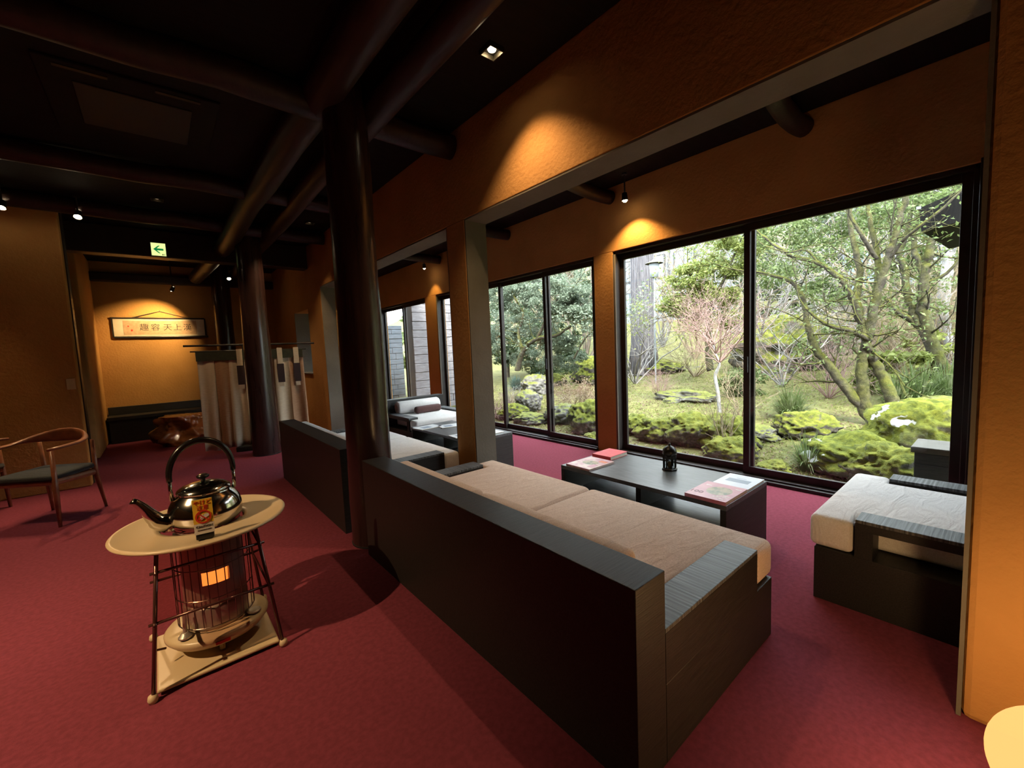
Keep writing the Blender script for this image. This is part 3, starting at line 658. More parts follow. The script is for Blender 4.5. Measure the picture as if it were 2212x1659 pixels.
# ------------------------------------------------------------------ back of the lounge
bn = thing('wall_bench', 'low black bench along the far wall under the scroll', 'bench', (.65, 10.05, 0))
B().box(-1.38, 1.36, -.25, .215, .40, .46).out('seat_board', 'wood_black', bn, .006)
B().box(-1.36, 1.34, -.18, .205, .0, .399).out('front_panel', 'wood_black', bn)
B().box(-1.38, 1.36, .17, .215, .461, .60).out('back_rail', 'wood_black', bn, .006)
# lacquered root table
def lump(name, m, parent, rx, ry, rz_, seed, amp=.25, freq=1.6, sub=4, flat_top=None, flat_bot=None, dents=(), loc=(0, 0, 0), rough_=0):
    bm = bmesh.new(); bmesh.ops.create_icosphere(bm, subdivisions=sub, radius=1)
    for v in bm.verts:
        d = v.co.normalized(); s = 1+amp*noise.fractal(d*freq+Vector((seed*3.1, seed*1.7, seed)), .9, 2.1, 4)+rough_*noise.fractal(d*7+Vector((seed, 0, 0)), .6, 2.2, 4)
        for dd, depth, wd in dents:
            k = d.dot(Vector(dd).normalized())
            if k > wd: s *= 1-depth*((k-wd)/(1-wd))**.6
        p = Vector((d.x*rx, d.y*ry, d.z*rz_))*s
        if flat_top is not None and p.z > flat_top: p.z = flat_top+(p.z-flat_top)*.06
        if flat_bot is not None and p.z < flat_bot: p.z = flat_bot
        v.co = p+Vector(loc)
    me = bpy.data.meshes.new(name); bm.to_mesh(me); bm.free(); me.polygons.foreach_set('use_smooth', [True]*len(me.polygons))
    return link(name, me, m, parent)
rt = lump('root_stump_table', 'lacquer_root', None, .36, .34, .34, 4, .30, 2.0, 5, .21, -.27, (((-.1, -1, -.15), .75, .80), ((-.9, -.5, .25), .35, .85), ((.6, -1, .2), .35, .88)))
rt.location = (.22, 8.80, .2705); setp(rt, 'glossy lacquered root stump table with a dark hollow, left of the curtain', 'table')
# hanging calligraphy
YS = YB-.001
sc = thing('hanging_scroll', 'framed horizontal calligraphy scroll hung on the far wall', 'wall scroll', (.125, YS, 1.82))
B().box(-.66, .66, -.012, -.002, .02, .345).out('mount', 'scroll_paper', sc)
B().box(-.53, .53, -.0135, -.0121, .055, .31).out('brocade_border', 'scroll_brocade', sc)
B().box(-.36, .47, -.0150, -.0136, .062, .303).out('paper', 'scroll_brocade', sc)
B().tube([(-.69, -.012, .355), (.66, -.012, .355)], .014, 10).out('top_rod', 'frame_dark', sc)
B().tube([(-.66, -.014, .01), (.70, -.014, .01)], .02, 10).out('bottom_rod', 'frame_dark', sc)
for sx in (-.67, .665): B().box(sx-.012, sx+.012, -.02, -.002, .01, .355).out('side_stave', 'frame_dark', sc)
for a in (-.42, -.38, .42): B().tube([(a, -.012, .36), (.0, -.012, .485)], .004, 6).out('cord', 'frame_dark', sc)
B().tube([(0, .0, .485), (0, -.02, .49)], .008, 8).out('hook', 'frame_dark', sc)
for ch, x in (('趣', -.245), ('容', -.085), ('天', .09), ('上', .235), ('漢', .385)):
    text_mesh('brush_character', ch, .135, 'ink', sc, Matrix.Translation((x, -.0160, .182)) @ FR, .0004)
B().box(-.43, -.405, -.0150, -.0136, .12, .15).box(-.47, -.45, -.015, -.0136, .20, .22).out('seal', 'sign_red', sc)
# curtain stand (kicho)
kc = thing('curtain_stand', 'low standing curtain of pale and brown cloth strips on a black rod frame', 'screen', (1.10, 7.30, 0))
kc.rotation_euler = (0, 0, -.30)
B().box(-.30, .30, -.14, .14, 0, .07).out('base_block', 'wood_black', kc, .01)
for sx in (-.12, .12): B().tube([(sx, .03, .07), (sx, .03, 1.55)], .014, 10).out('post', 'wood_black', kc)
B().tube([(-.84, .03, 1.57), (.84, .03, 1.555)], .014, 10).out('top_rod', 'wood_black', kc)
B().tube([(-.76, .0, 1.485), (.72, .0, 1.470)], .010, 10).out('curtain_rod', 'wood_black', kc)
xs = np.linspace(-.68, .66, 8)
for k in range(7):
    b = B(); nx, nz = 12, 14; x0, x1 = xs[k]-.008, xs[k+1]+.008
    for i in range(nz+1):
        for j in range(nx+1):
            u = j/nx; v = i/nz; z = 1.47-v*(1.42-.03*math.sin(k))
            b.v.append((x0+(x1-x0)*u+.02*v*math.sin(k*2.3), -.012-.010*(k % 2)+(.012+.045*v)*math.sin(u*PI*2+k*1.9)*.8-.05*v, z))
    b.f = [(i*(nx+1)+j, i*(nx+1)+j+1, (i+1)*(nx+1)+j+1, (i+1)*(nx+1)+j) for i in range(nz) for j in range(nx)]; b.m = [0]*len(b.f)
    o = b.out('curtain_strip', 'curtain_pale' if k in (0, 2, 3, 5) else 'curtain_brown', kc, smooth=True)
    md = o.modifiers.new('thick', 'SOLIDIFY'); md.thickness = .004
B().box(-.69, .67, -.052, -.046, 1.345, 1.475).out('top_band', 'curtain_green', kc)
for sx in (-.16, .36, .58):
    rb = B().box(sx-.035, sx+.035, -.062, -.056, 1.26, 1.50).out('ribbon', 'curtain_pale', kc)
    B().box(sx-.045, sx+.045, -.066, -.058, .98, 1.26).out('ribbon_panel', 'ribbon_dark', rb)
    B().box(sx-.03, sx+.03, -.066, -.060, .92, .98).out('ribbon_tail', 'curtain_pale', rb)
# small wall switch
sw = thing('light_switch', 'small pale switch plate on the end of the left wall', 'switch', (-.74, 6.66, 1.10))
B().box(-.035, .035, -.008, -.0005, 0, .12).out('plate', 'cream_plastic', sw, .002)
B().box(-.012, .012, -.012, -.0081, .04, .08).out('rocker', 'cream_plastic', sw)

# ------------------------------------------------------------------ the garden
GX = [4.2, 5.0, 7.0, 8.5, 11.5, 16, 22, 32, 50, 90]; GZ = [-.14, -.12, -.02, .04, .28, .75, 1.7, 4.2, 12, 24]
def gz(x, y):
    z = float(np.interp(x, GX, GZ))
    return z+.05*noise.noise((x*.7, y*.7, 3))*min(1, (x-4.2)/2)+.10*noise.noise((x*.23, y*.23, 9))*min(1, max(0, (x-6)/4))
gx = np.concatenate([np.arange(4.28, 14, .16), np.arange(14, 30, .6), np.arange(30, 92, 3)]); gy = np.concatenate([np.arange(-40, -4, 2.), np.arange(-4, 16, .18), np.arange(16, 90, 2.)])
V = np.array([(x, y, gz(x, y)) for x in gx for y in gy]); ny = len(gy)
I, J = np.meshgrid(np.arange(len(gx)-1), np.arange(ny-1), indexing='ij'); a = (I*ny+J).ravel()
gm = np_mesh('garden_ground', V, np.stack([a, a+ny, a+ny+1, a+1], 1)); gm.polygons.foreach_set('use_smooth', [True]*len(gm.polygons))
go = link('garden_ground', gm, 'ground'); setp(go, 'mossy garden ground with fallen leaves beyond the windows', kind='structure')

def leaves_mesh(name, C, size, up=.3, aspect=.5, jitter=.35):
    """C: (n,3) leaf centres -> folded diamond leaves"""
    n = len(C); d = rng.normal(size=(n, 3)); d[:, 2] *= .6; d /= np.linalg.norm(d, axis=1)[:, None]
    nn = rng.normal(size=(n, 3)); nn[:, 2] += up*4; s = np.cross(d, nn); s /= np.linalg.norm(s, axis=1)[:, None]+1e-9
    nrm = np.cross(s, d); L = (size*(1+jitter*rng.uniform(-1, 1, n)))[:, None]
    a = C-d*L*.5; b = C+s*L*aspect*.5+nrm*L*.10; c = C+d*L*.5-nrm*L*.05; e = C-s*L*aspect*.5+nrm*L*.10
    V = np.stack([a, b, c, e], 1).reshape(-1, 3); F = np.arange(4*n).reshape(n, 4)
    return np_mesh(name, V, F)
def segs_mesh(name, S, k=4):
    S = np.asarray(S, float); n = len(S); p, q, r0, r1 = S[:, :3], S[:, 3:6], S[:, 6], S[:, 7]
    d = q-p; d /= np.linalg.norm(d, axis=1)[:, None]+1e-9
    h = np.where(np.abs(d[:, 2:3]) < .9, [[0, 0, 1.]], [[1., 0, 0]]); u = np.cross(d, h); u /= np.linalg.norm(u, axis=1)[:, None]; w = np.cross(d, u)
    rings = []
    for P, R in ((p, r0), (q, r1)):
        for j in range(k):
            t = 2*PI*j/k; rings.append(P+(u*math.cos(t)+w*math.sin(t))*R[:, None])
    V = np.stack(rings, 1).reshape(-1, 3); base = np.arange(n)[:, None]*2*k
    F = np.concatenate([base+np.array([[j, (j+1) % k, k+(j+1) % k, k+j]]) for j in range(k)], 0)
    return np_mesh(name, V, F)
def grow(p, d, L, r, lev, out, tips, R, wig=.35, kids=(2, 4), shrink=.62, up=.12, nseg=4):
    p = Vector(p); d = Vector(d).normalized()
    for i in range(nseg):
        d = (d+Vector((R.gauss(0, wig), R.gauss(0, wig), R.gauss(0, wig)+up))*.5).normalized()
        q = p+d*(L/nseg); r2 = max(.0016, r*.84); out.append((*p, *q, r, r2)); p, r = q, r2
        if lev > 0 and (i > 0 or nseg == 1):
            for _ in range(R.randint(*kids) if i == nseg-1 else R.randint(0, 2)):
                e = Vector((R.gauss(0, 1), R.gauss(0, 1), R.gauss(0, .8))).normalized()
                grow(p, (d+e*.95), L*shrink*R.uniform(.7, 1.15), r*.68, lev-1, out, tips, R, wig, kids, shrink, up, max(2, nseg-1))
    tips.append(tuple(p))
def smooth_path(P, n=6):
    P = [Vector(p) for p in P]; out = []
    for i in range(len(P)-1):
        a, b, c, e = P[max(i-1, 0)], P[i], P[i+1], P[min(i+2, len(P)-1)]
        for k in range(n):
            t = k/n; out.append(.5*((2*b)+(c-a)*t+(2*a-5*b+4*c-e)*t*t+(3*b-a-3*c+e)*t**3))
    return out+[P[-1]]
def stuff(o): o['kind'] = 'stuff'; return o
def cloud(center, rad, n, R=rng, shell=.45):
    d = R.normal(size=(n, 3)); d /= np.linalg.norm(d, axis=1)[:, None]; r = R.uniform(shell, 1, n)**.6
    return np.asarray(center)+d*r[:, None]*np.asarray(rad)
def clumped(center, rad, nclump, per, crad):
    c = cloud(center, rad, nclump); return np.concatenate([cloud(k, (crad, crad, crad*.6), per, shell=.1) for k in c])

def limb_tree(name, label, limbs, base, mtrunk, twig_r, leafpts, leafmat, lsize, seed, twigs=2, tipmul=6, group=None, twig_mat=None, mtw=1.0):
    root = thing(name, label, 'tree', base, group=group); R = random.Random(seed); O = Vector(base)
    tips = []; tw = []
    for k, (P, r0, r1) in enumerate(limbs):
        S = smooth_path(P); n = len(S)
        rr = [(r0+(r1-r0)*i/(n-1))*(1+.10*noise.noise((i*.6, k*3.3, seed))) for i in range(n)]
        S = [s+Vector((noise.noise((i*.5, k, 1)), noise.noise((i*.5, k, 5)), 0))*r0*.35 if 0 < i < n-1 else s for i, s in enumerate(S)]
        B(O).tube(S, rr, 12).out('trunk' if k == 0 else 'limb', mtrunk, root, smooth=True)
        for i in range(n//3, n, 3):
            for _ in range(twigs):
                d = Vector((R.gauss(0, 1), R.gauss(0, 1), R.gauss(.4, .6))); grow(S[i], d, R.uniform(.35, .8)*mtw, rr[i]*.28, 1, tw, tips, R, .3, (1, 3))
        grow(S[-1], S[-1]-S[-2], .7*mtw, r1*.8, 2, tw, tips, R, .3, (2, 3))
    me = segs_mesh('twigs', np.array(tw)-np.array([*O, *O, 0, 0]), 4); stuff(link('twigs', me, twig_mat or mtrunk, root))
    if leafpts is not None:
        T = np.array(tips); ex = T[rng.integers(0, len(T), len(T)*tipmul)]+rng.normal(size=(len(T)*tipmul, 3))*.13
        C = np.concatenate([leafpts, ex])-np.array(O)
        stuff(link('foliage', leaves_mesh('foliage', C, lsize), leafmat, root))
    return root

# -- mossy tree at the centre of the right sash
def PT(L, x0): return [px_x(a, b, x0+(c[0] if c else 0)) for a, b, *c in L]
x0 = 7.7
T1 = [(PT([(1925, 945), (1890, 915), (1853, 868), (1817, 825), (1785, 783), (1758, 745), (1744, 700), (1736, 650), (1708, 608), (1640, 588)], x0), .085, .022),
      (PT([(1890, 905), (1868, 868), (1862, 793, .05), (1868, 755, .05), (1878, 715), (1889, 657), (1905, 600), (1922, 545), (1934, 508), (1950, 450), (1966, 400)], x0), .078, .030),
      (PT([(1930, 905), (1932, 892), (1924, 855), (1905, 810, .1), (1885, 775, .1), (1872, 740), (1858, 690), (1840, 644, -.1), (1817, 605, -.2), (1767, 568, -.2), (1704, 549, -.2), (1645, 508, -.2)], x0), .088, .018),
      (PT([(1858, 690), (1850, 640, .1), (1858, 590, .2), (1845, 530, .2), (1835, 475, .2), (1828, 420, .2)], x0), .055, .022),
      (PT([(1889, 657), (1897, 605, .1), (1894, 545, .2), (1880, 480, .2), (1872, 420, .2)], x0), .050, .022),
      (PT([(1880, 735), (1840, 715, -.2), (1800, 706, -.3), (1768, 690, -.35), (1740, 665, -.4)], x0), .042, .015),
      (PT([(1920, 560), (1950, 520, -.1), (1985, 490, -.2), (2030, 455, -.2), (2085, 405, -.2)], x0), .026, .012),
      (PT([(1893, 560), (1860, 505, -.2), (1840, 470, -.2), (1838, 430, -.2)], x0), .030, .014),
      (PT([(1767, 568, -.2), (1740, 540, -.2), (1700, 545, -.3), (1650, 530, -.3)], x0), .018, .009)]
lp = np.concatenate([clumped(px_x(px, py, x0+dx), (rx, rx, rz_), nc, 90, .17) for px, py, dx, rx, rz_, nc in
     [(1690, 500, .6, .55, .35, 18), (1780, 480, 1.2, .6, .4, 24), (1870, 440, 1.2, .7, .35, 18), (1970, 425, 1.0, .6, .3, 12), (2050, 410, 1.0, .5, .25, 8), (1670, 590, .8, .45, .25, 12), (1760, 640, 1.6, .5, .3, 12), (1655, 460, .4, .4, .3, 10), (1790, 545, 1.6, .6, .3, 14)]])
limb_tree('mossy_garden_tree', 'moss covered tree with several leaning trunks right of the window mullion', T1, px_x(1925, 945, x0), 'bark_moss', .02, lp, 'leaf_mid', .058, 3, 1, 5)
x2 = 11.0
T2 = [(PT([(2072, 845), (2060, 830), (2034, 793), (2012, 740), (1998, 690), (1993, 650), (1996, 600), (2003, 560), (2016, 513), (2045, 495, .2), (2060, 470, .2)], x2), .135, .04),
      (PT([(2012, 745), (1992, 712), (1970, 692), (1940, 675, -.2), (1916, 648, -.3)], x2), .085, .03),
      (PT([(1985, 705), (1972, 672), (1957, 621), (1955, 580), (1943, 549), (1960, 500), (1970, 440)], x2), .075, .03),
      (PT([(1996, 610), (1988, 570), (1975, 540), (1978, 490), (1985, 430)], x2), .06, .03),
      (PT([(2000, 610), (2030, 600), (2060, 575), (2090, 530)], x2), .035, .015)]
lp = np.concatenate([clumped(px_x(px, py, x2+dx), (rx, rx, rz_), nc, 60, .22) for px, py, dx, rx, rz_, nc in
     [(1960, 450, .5, .8, .5, 16), (2050, 440, .8, .8, .5, 14), (1900, 520, 1.2, .8, .5, 12), (2060, 640, 1.5, .7, .4, 12)]])
limb_tree('mossy_garden_tree', 'mossy tree leaning left behind, closest to the dark roof eave', T2, px_x(2072, 850, x2), 'bark_moss', .02, lp, 'leaf_mid', .075, 5, 1, 4)
xw = 13.5
TW = [(PT([(2052, 800), (2045, 745), (2035, 690), (2040, 620), (2047, 560), (2040, 500), (2050, 420)], xw), .15, .07),
      (PT([(2040, 730), (2010, 680), (1975, 640), (1950, 600)], xw), .08, .03)]
limb_tree('white_bark_tree', 'slim tree with whitish bark behind the mossy trees', TW, px_x(2052, 808, xw), 'bark_white', .02, None, None, 0, 8, 1)
# -- bright evergreen behind the left sash
xe = 10.0
TE = [(PT([(1535, 800), (1530, 760), (1532, 700), (1525, 660), (1505, 625), (1490, 590)], xe), .085, .03), (PT([(1528, 670), (1550, 630), (1570, 590), (1590, 540)], xe), .05, .02), (PT([(1525, 660), (1490, 660), (1455, 680)], xe), .04, .015)]
lp = np.concatenate([clumped(px_x(px, py, xe+dx), (rx, rx, rz_), nc, 130, .20) for px, py, dx, rx, rz_, nc in
     [(1500, 600, 0, .55, .35, 26), (1465, 660, 0, .42, .25, 18), (1540, 640, .2, .6, .3, 26), (1575, 560, .2, .6, .4, 26), (1610, 510, 0, .5, .4, 20), (1560, 500, .4, .4, .25, 14), (1500, 670, .1, .4, .2, 14), (1580, 690, .4, .35, .2, 8)]])
limb_tree('evergreen_tree', 'bright green evergreen tree behind the left sash of the big window', TE, px_x(1535, 806, xe), 'bark_moss', .02, lp, 'leaf_bright', .075, 9, 2, 9)
# -- big grey green evergreen seen through the four-sash window
xg = 8.2
TG = [(PT([(1118, 800), (1125, 770), (1140, 745), (1165, 730), (1200, 725), (1240, 700)], xg), .09, .03), (PT([(1130, 765), (1120, 720), (1130, 680), (1110, 640)], xg), .06, .02), (PT([(1160, 732), (1180, 690), (1200, 650), (1240, 620)], xg), .05, .02), (PT([(1240, 775), (1255, 745), (1275, 720), (1300, 710)], xg), .03, .012)]
lp = np.concatenate([clumped(px_x(px, py, xg+dx), (rx, rx*1.2, rz_), nc, 130, .20) for px, py, dx, rx, rz_, nc in
     [(1070, 650, 0, .6, .5, 30), (1120, 640, .2, .7, .45, 40), (1190, 640, 0, .7, .45, 40), (1260, 650, .1, .6, .4, 34), (1080, 730, .4, .6, .4, 26), (1210, 740, .5, .5, .3, 22), (1150, 700, .9, .8, .4, 30), (1270, 690, .5, .5, .3, 16), (1040, 740, .5, .6, .5, 24), (1100, 600, .6, .8, .4, 30), (1200, 600, .9, .8, .4, 30), (1150, 770, 1.2, .8, .35, 26), (1230, 780, 1.0, .5, .25, 14), (1060, 690, 1.0, .8, .5, 30)]])
limb_tree('evergreen_tree', 'broad grey green evergreen tree filling the four-sash window', TG, px_x(1118, 806, xg), 'bark_moss', .02, lp, 'leaf_grey', .072, 12, 2, 9)

# -- bare shrubs
def bare_shrub(name, label, base, h, n, lev, mtl, seed, spread=.5, r=.012, up=.15, wig=.35, trunk=None, group=None, shrink=.62):
    root = thing(name, label, 'shrub', base, group=group); R = random.Random(seed); S = []; tips = []
    if trunk:
        P = smooth_path([Vector(p)-Vector(base) for p in trunk[0]]); m_ = len(P); rr = [trunk[1]+(trunk[2]-trunk[1])*i/(m_-1) for i in range(m_)]
        B().tube(P, rr, 9).out('trunk', trunk[3], root, smooth=True); st = [P[-1], P[int(m_*.8)], P[int(m_*.62)]]; 
    else: st = [Vector((0, 0, -.02))]
    for k in range(n):
        a = 2*PI*R.random(); d = Vector((math.cos(a)*spread, math.sin(a)*spread, 1))
        grow(st[k % len(st)], d, h*R.uniform(.6, 1.1)*.6, r, lev, S, tips, R, wig, (2, 3), shrink, up)
    stuff(link('twigs', segs_mesh('twigs', S, 3), mtl, root)); return root
def at_ground(px, py, z=None):
    d = ray(px, py); x = 4.7
    while x < 40 and CAM[2]+d.z/d.x*x > gz(x, d.y/d.x*x): x += .05
    return Vector((x, d.y/d.x*x, gz(x, d.y/d.x*x)))
b0 = at_ground(1555, 897)
bare_shrub('twiggy_tree', 'small pale trunk tree with a reddish twig crown on the moss', tuple(b0), 1.30, 30, 3, 'twig_pink', 21, 1.1, .013,
           trunk=([px_x(1555, 897, b0.x), px_x(1551, 850, b0.x), px_x(1545, 812, b0.x), px_x(1554, 788, b0.x), px_x(1546, 765, b0.x), px_x(1542, 745, b0.x)], .035, .016, 'bark_white'))
b1 = at_ground(1425, 862); bare_shrub('twiggy_shrub', 'little pinkish twig bush in front of the grey cedar trunk', tuple(b1), .75, 22, 2, 'twig_pink', 22, .45, .007)
b2 = at_ground(1372, 830); bare_shrub('bare_tree', 'pale bare branching tree at the left edge of the big window', tuple(b2), 3.4, 9, 3, 'twig_pale', 23, .8, .028, .2, .55)
b3 = at_ground(1500, 815); bare_shrub('twiggy_shrub', 'brown bare bush behind the pale trunk tree', tuple(b3), 1.9, 26, 3, 'twig_tan', 24, 1.2, .012)
b4 = at_ground(1600, 905); bare_shrub('twiggy_shrub', 'thin bare bush rising beside the window mullion', tuple(b4), 1.3, 10, 2, 'twig_tan', 25, .6, .009)
b5 = Vector((5.35, 2.28, gz(5.35, 2.28))); bare_shrub('twiggy_shrub', 'few bare upright twigs close to the glass by the lantern', tuple(b5), .95, 9, 1, 'twig_tan', 26, .35, .008, .3, .2)
b6 = at_ground(1790, 862); bare_shrub('twiggy_shrub', 'tangled reddish stems left of the mossy trunks', tuple(b6), 1.5, 24, 2, 'twig_pink', 27, .7, .009)
b7 = at_ground(1940, 800); bare_shrub('twiggy_shrub', 'dense tan brushwood between the two mossy trees', tuple(b7), 2.6, 46, 3, 'twig_tan', 28, .7, .010)
b8 = at_ground(2040, 800); bare_shrub('twiggy_shrub', 'tan brushwood at the right edge of the big window', tuple(b8), 2.6, 30, 3, 'twig_tan', 29, .6, .012)
b9 = at_ground(1690, 835); bare_shrub('bare_tree', 'pale bare tree left of the mossy trunks', tuple(b9), 3.0, 10, 3, 'twig_pale', 30, .9, .024, .15, .55)
b10 = at_ground(1270, 640+150); bare_shrub('bare_tree', 'bare tree rising above the grey green evergreen', (12.5, 10.6, gz(12.5, 10.6)), 7.0, 9, 3, 'twig_brown', 31, .6, .06, .2)
b11 = at_ground(1075, 905); bare_shrub('twiggy_shrub', 'pinkish low bush at the left of the four-sash window', tuple(b11), .7, 26, 2, 'twig_pink', 32, .9, .008)
b12 = at_ground(1110, 880); bare_shrub('twiggy_shrub', 'greyish low bush beside the grey boulder', tuple(b12), .6, 26, 2, 'twig_pale', 33, .9, .008)
# clipped ball shrub
bb = at_ground(1245, 893); root = thing('clipped_shrub', 'rounded clipped tan shrub above the mossy boulder', 'shrub', tuple(bb)); S = []; tips = []; R = random.Random(40)
for k in range(60):
    a = 2*PI*R.random(); e = R.uniform(.15, 1.35); d = Vector((math.cos(a)*math.cos(e), math.sin(a)*math.cos(e), math.sin(e)*.75))
    grow((0, 0, .0), d, .42, .008, 2, S, tips, R, .30, (2, 3), .55, .0, 3)
stuff(link('twigs', segs_mesh('twigs', S, 3), 'twig_tan', root))
T = np.array(tips); C = T[rng.integers(0, len(T), 5000)]+rng.normal(size=(5000, 3))*.03
stuff(link('foliage', leaves_mesh('foliage', C, .03), 'leaf_litter', root))

# -- cedar trunk, garden lamp
xc = 12.2; cb_ = px_x(1391, 812, xc)
ct = thing('cedar_tree', 'huge straight grey cedar trunk at the left of the big window', 'tree', (cb_.x, cb_.y, gz(cb_.x, cb_.y)-.02))
B().lathe([(.52, 0), (.43, .25), (.37, .9), (.35, 3), (.32, 6), (.28, 9)], n=28).out('trunk', 'bark_cedar', ct, smooth=True)
g_ = B()
for k in range(28):
    a = 2*PI*k/28+.1*math.sin(k*5); g_.tube([(.50*math.cos(a), .50*math.sin(a), .05), (.37*math.cos(a), .37*math.sin(a), 1), (.355*math.cos(a+.05), .355*math.sin(a+.05), 3), (.32*math.cos(a), .32*math.sin(a), 6)], [.03, .022, .02, .018], 5)
g_.out('bark_ridges', 'bark_cedar', ct, smooth=True)
ct2 = thing('cedar_tree', 'darker cedar trunk half hidden left of the grey one', 'tree', (15.5, 12.1, gz(15.5, 12.1)-.05))
B().lathe([(.5, 0), (.38, .4), (.33, 3), (.28, 9)], n=24).out('trunk', 'bark_cedar', ct2, smooth=True)
xl = 10.6; lt = px_x(1413, 575, xl); lg = gz(xl, lt.y)
gl = thing('garden_lamp', 'white garden lamp with a flat round hat before the cedar trunk', 'lamp', (xl, lt.y, lg)); hh = lt.z-lg
B().tube([(0, 0, -.03), (0, 0, hh-.30)], .022, 10).out('post', 'lamp_white', gl)
B().lathe([(.04, hh-.32), (.10, hh-.30), (.135, hh+.06), (.12, hh+.07)], n=24).out('glass_body', 'lamp_white', gl, smooth=True)
B().lathe([(.24, hh+.07), (.22, hh+.09), (.09, hh+.14), (.03, hh+.18), (.001, hh+.19)], n=28).out('hat', 'weathered', gl, smooth=True)
# -- boulders
def boulder(px, py, x, r, seed, m, label, sz=.7, dz=0, ry=1.15, amp=.28):
    p = px_x(px, py, x); o = lump('boulder', m, None, r, r*ry, r*sz, seed, amp, 1.5, 5, rough_=.09)
    o.location = (p.x, p.y, gz(p.x, p.y)+r*sz*.45+dz); o.rotation_euler = (0, 0, seed*1.3)
    return setp(o, label, 'boulder', 'mossy garden boulders')
boulder(1985, 960, 6.25, .50, 1, 'rock_snow', 'big rounded mossy boulder with snow streaks at the right', .85, .05, 1.1, .12)
boulder(1840, 985, 5.55, .40, 2, 'rock_snow', 'low mossy boulder with snow patches left of the big rounded one', .62, .0, 1.2)
boulder(1935, 1010, 5.35, .34, 3, 'rock_moss', 'mossy boulder low against the glass below the big rounded one', .75)
boulder(1670, 1030, 4.95, .17, 4, 'rock_moss', 'bright mossy stone at the foot of the window right of the mullion', .6)
boulder(1735, 930, 6.6, .30, 5, 'rock_moss', 'olive mossy boulder under the grass clump', .75)
boulder(1640, 960, 6.3, .24, 6, 'rock_bare', 'flat dark stone right of the mullion', .5)
boulder(1565, 945, 5.75, .34, 7, 'rock_moss', 'mossy boulder left of the mullion, upper one of two', .80)
boulder(1580, 985, 5.25, .27, 8, 'rock_moss', 'mossy boulder left of the mullion, lower one of two', .7)
boulder(1490, 950, 5.7, .36, 9, 'rock_moss', 'wide mossy boulder behind the lantern', .7, .02)
boulder(1425, 950, 5.6, .30, 10, 'rock_moss', 'mossy boulder behind the magazines at the left of the big window', .7)
boulder(1375, 940, 5.8, .25, 11, 'rock_moss', 'mossy boulder at the left frame of the big window', .75)
boulder(1480, 868, 8.7, .33, 12, 'rock_bare', 'long low stone lying on the open moss', .45, .02, 2.0)
boulder(1452, 876, 8.3, .16, 13, 'rock_bare', 'small pale stone left of the long low stone', .45)
boulder(1270, 925, 5.5, .34, 14, 'rock_moss', 'mossy topped boulder below the clipped shrub', .85, .05)
boulder(1215, 920, 5.7, .30, 15, 'rock_bare', 'dark boulder left of the mossy topped one in the four-sash window', .8)
boulder(1140, 885, 6.2, .28, 16, 'rock_bare', 'dark cube like boulder in the four-sash window', .95, .08)
boulder(1150, 920, 5.4, .30, 17, 'rock_bare', 'pale flat boulder at the sill of the four-sash window', .45)
boulder(1110, 915, 5.5, .26, 18, 'rock_moss', 'mossy boulder at the lower left of the four-sash window', .8)
boulder(1285, 960, 4.85, .20, 19, 'rock_moss', 'small mossy stone at the sill by the plastered pier', .6)
boulder(1160, 838, 8.2, .36, 20, 'rock_bare', 'grey upright boulder behind the dark cube like one', .9, .1)
boulder(1280, 790, 10.5, .75, 21, 'rock_moss', 'mossy mound far behind the clipped shrub', .7)
boulder(1195, 812, 9.3, .35, 22, 'rock_moss', 'yellow mossy mound behind the sash handle', .7)
boulder(1430, 800, 12.6, .6, 23, 'rock_moss', 'mossy rise at the foot of the cedar trunk', .45)
boulder(2040, 880, 9.0, .4, 24, 'rock_bare', 'grey stone at the foot of the leaning mossy tree', .5)
boulder(1690, 760, 13.5, 1.1, 25, 'rock_moss', 'large shaded mossy rock far behind the bare tree', .8)
# -- grass tufts
def tuft(px, py, label, h, n, seed, x=None, m='grass_blade', wid=.010):
    b = at_ground(px, py) if x is None else px_x(px, py, x); b = Vector((b.x, b.y, gz(b.x, b.y))); R = np.random.default_rng(seed)
    a = R.uniform(0, 2*PI, n); L = h*R.uniform(.6, 1.15, n); lean = R.uniform(.15, 1.0, n); V = []; F = []
    br = R.uniform(0, .10*h/.5, n)
    for i in range(n):
        ca, sa = math.cos(a[i]), math.sin(a[i]); P = []
        for k in range(5):
            t_ = k/4; out = br[i]+lean[i]*L[i]*t_**1.3*.8; z = L[i]*(t_*(1.15-.35*lean[i])-.62*lean[i]*t_**2.4)
            P.append((ca*out, sa*out, z-.02))
        base = len(V)
        for k, p in enumerate(P):
            w_ = wid*(1-.75*k/4); V += [(p[0]-sa*w_, p[1]+ca*w_, p[2]), (p[0]+sa*w_, p[1]-ca*w_, p[2])]
        F += [(base+2*k, base+2*k+1, base+2*k+3, base+2*k+2) for k in range(4)]
    o = link('grass_tuft', np_mesh('grass_tuft', V, F), m); o.location = b; setp(o, label, 'grass', 'arching grass clumps in the garden'); return o
tuft(1708, 905, 'big arching grass clump left of the mossy trunks', .62, 420, 1, None, 'grass_blade', .010)
tuft(1745, 1005, 'grass clump close to the glass below the snowy boulder', .42, 220, 2, 5.3, 'grass_blade', .008)
tuft(1985, 880, 'wide grass clump behind the big rounded boulder', .75, 360, 3, None, 'grass_blade', .013)
tuft(1935, 885, 'leafy clump between the mossy trunks', .6, 240, 4, None, 'grass_blade', .014)
tuft(2045, 870, 'grass clump at the foot of the leaning mossy tree', .7, 260, 5, None, 'grass_blade', .013)
tuft(1115, 838, 'bluish low juniper clump in the four-sash window', .5, 420, 6, 8.6, 'leaf_blue', .016)
tuft(1165, 835, 'second bluish juniper clump behind the grey boulder', .5, 420, 7, 8.9, 'leaf_blue', .016)
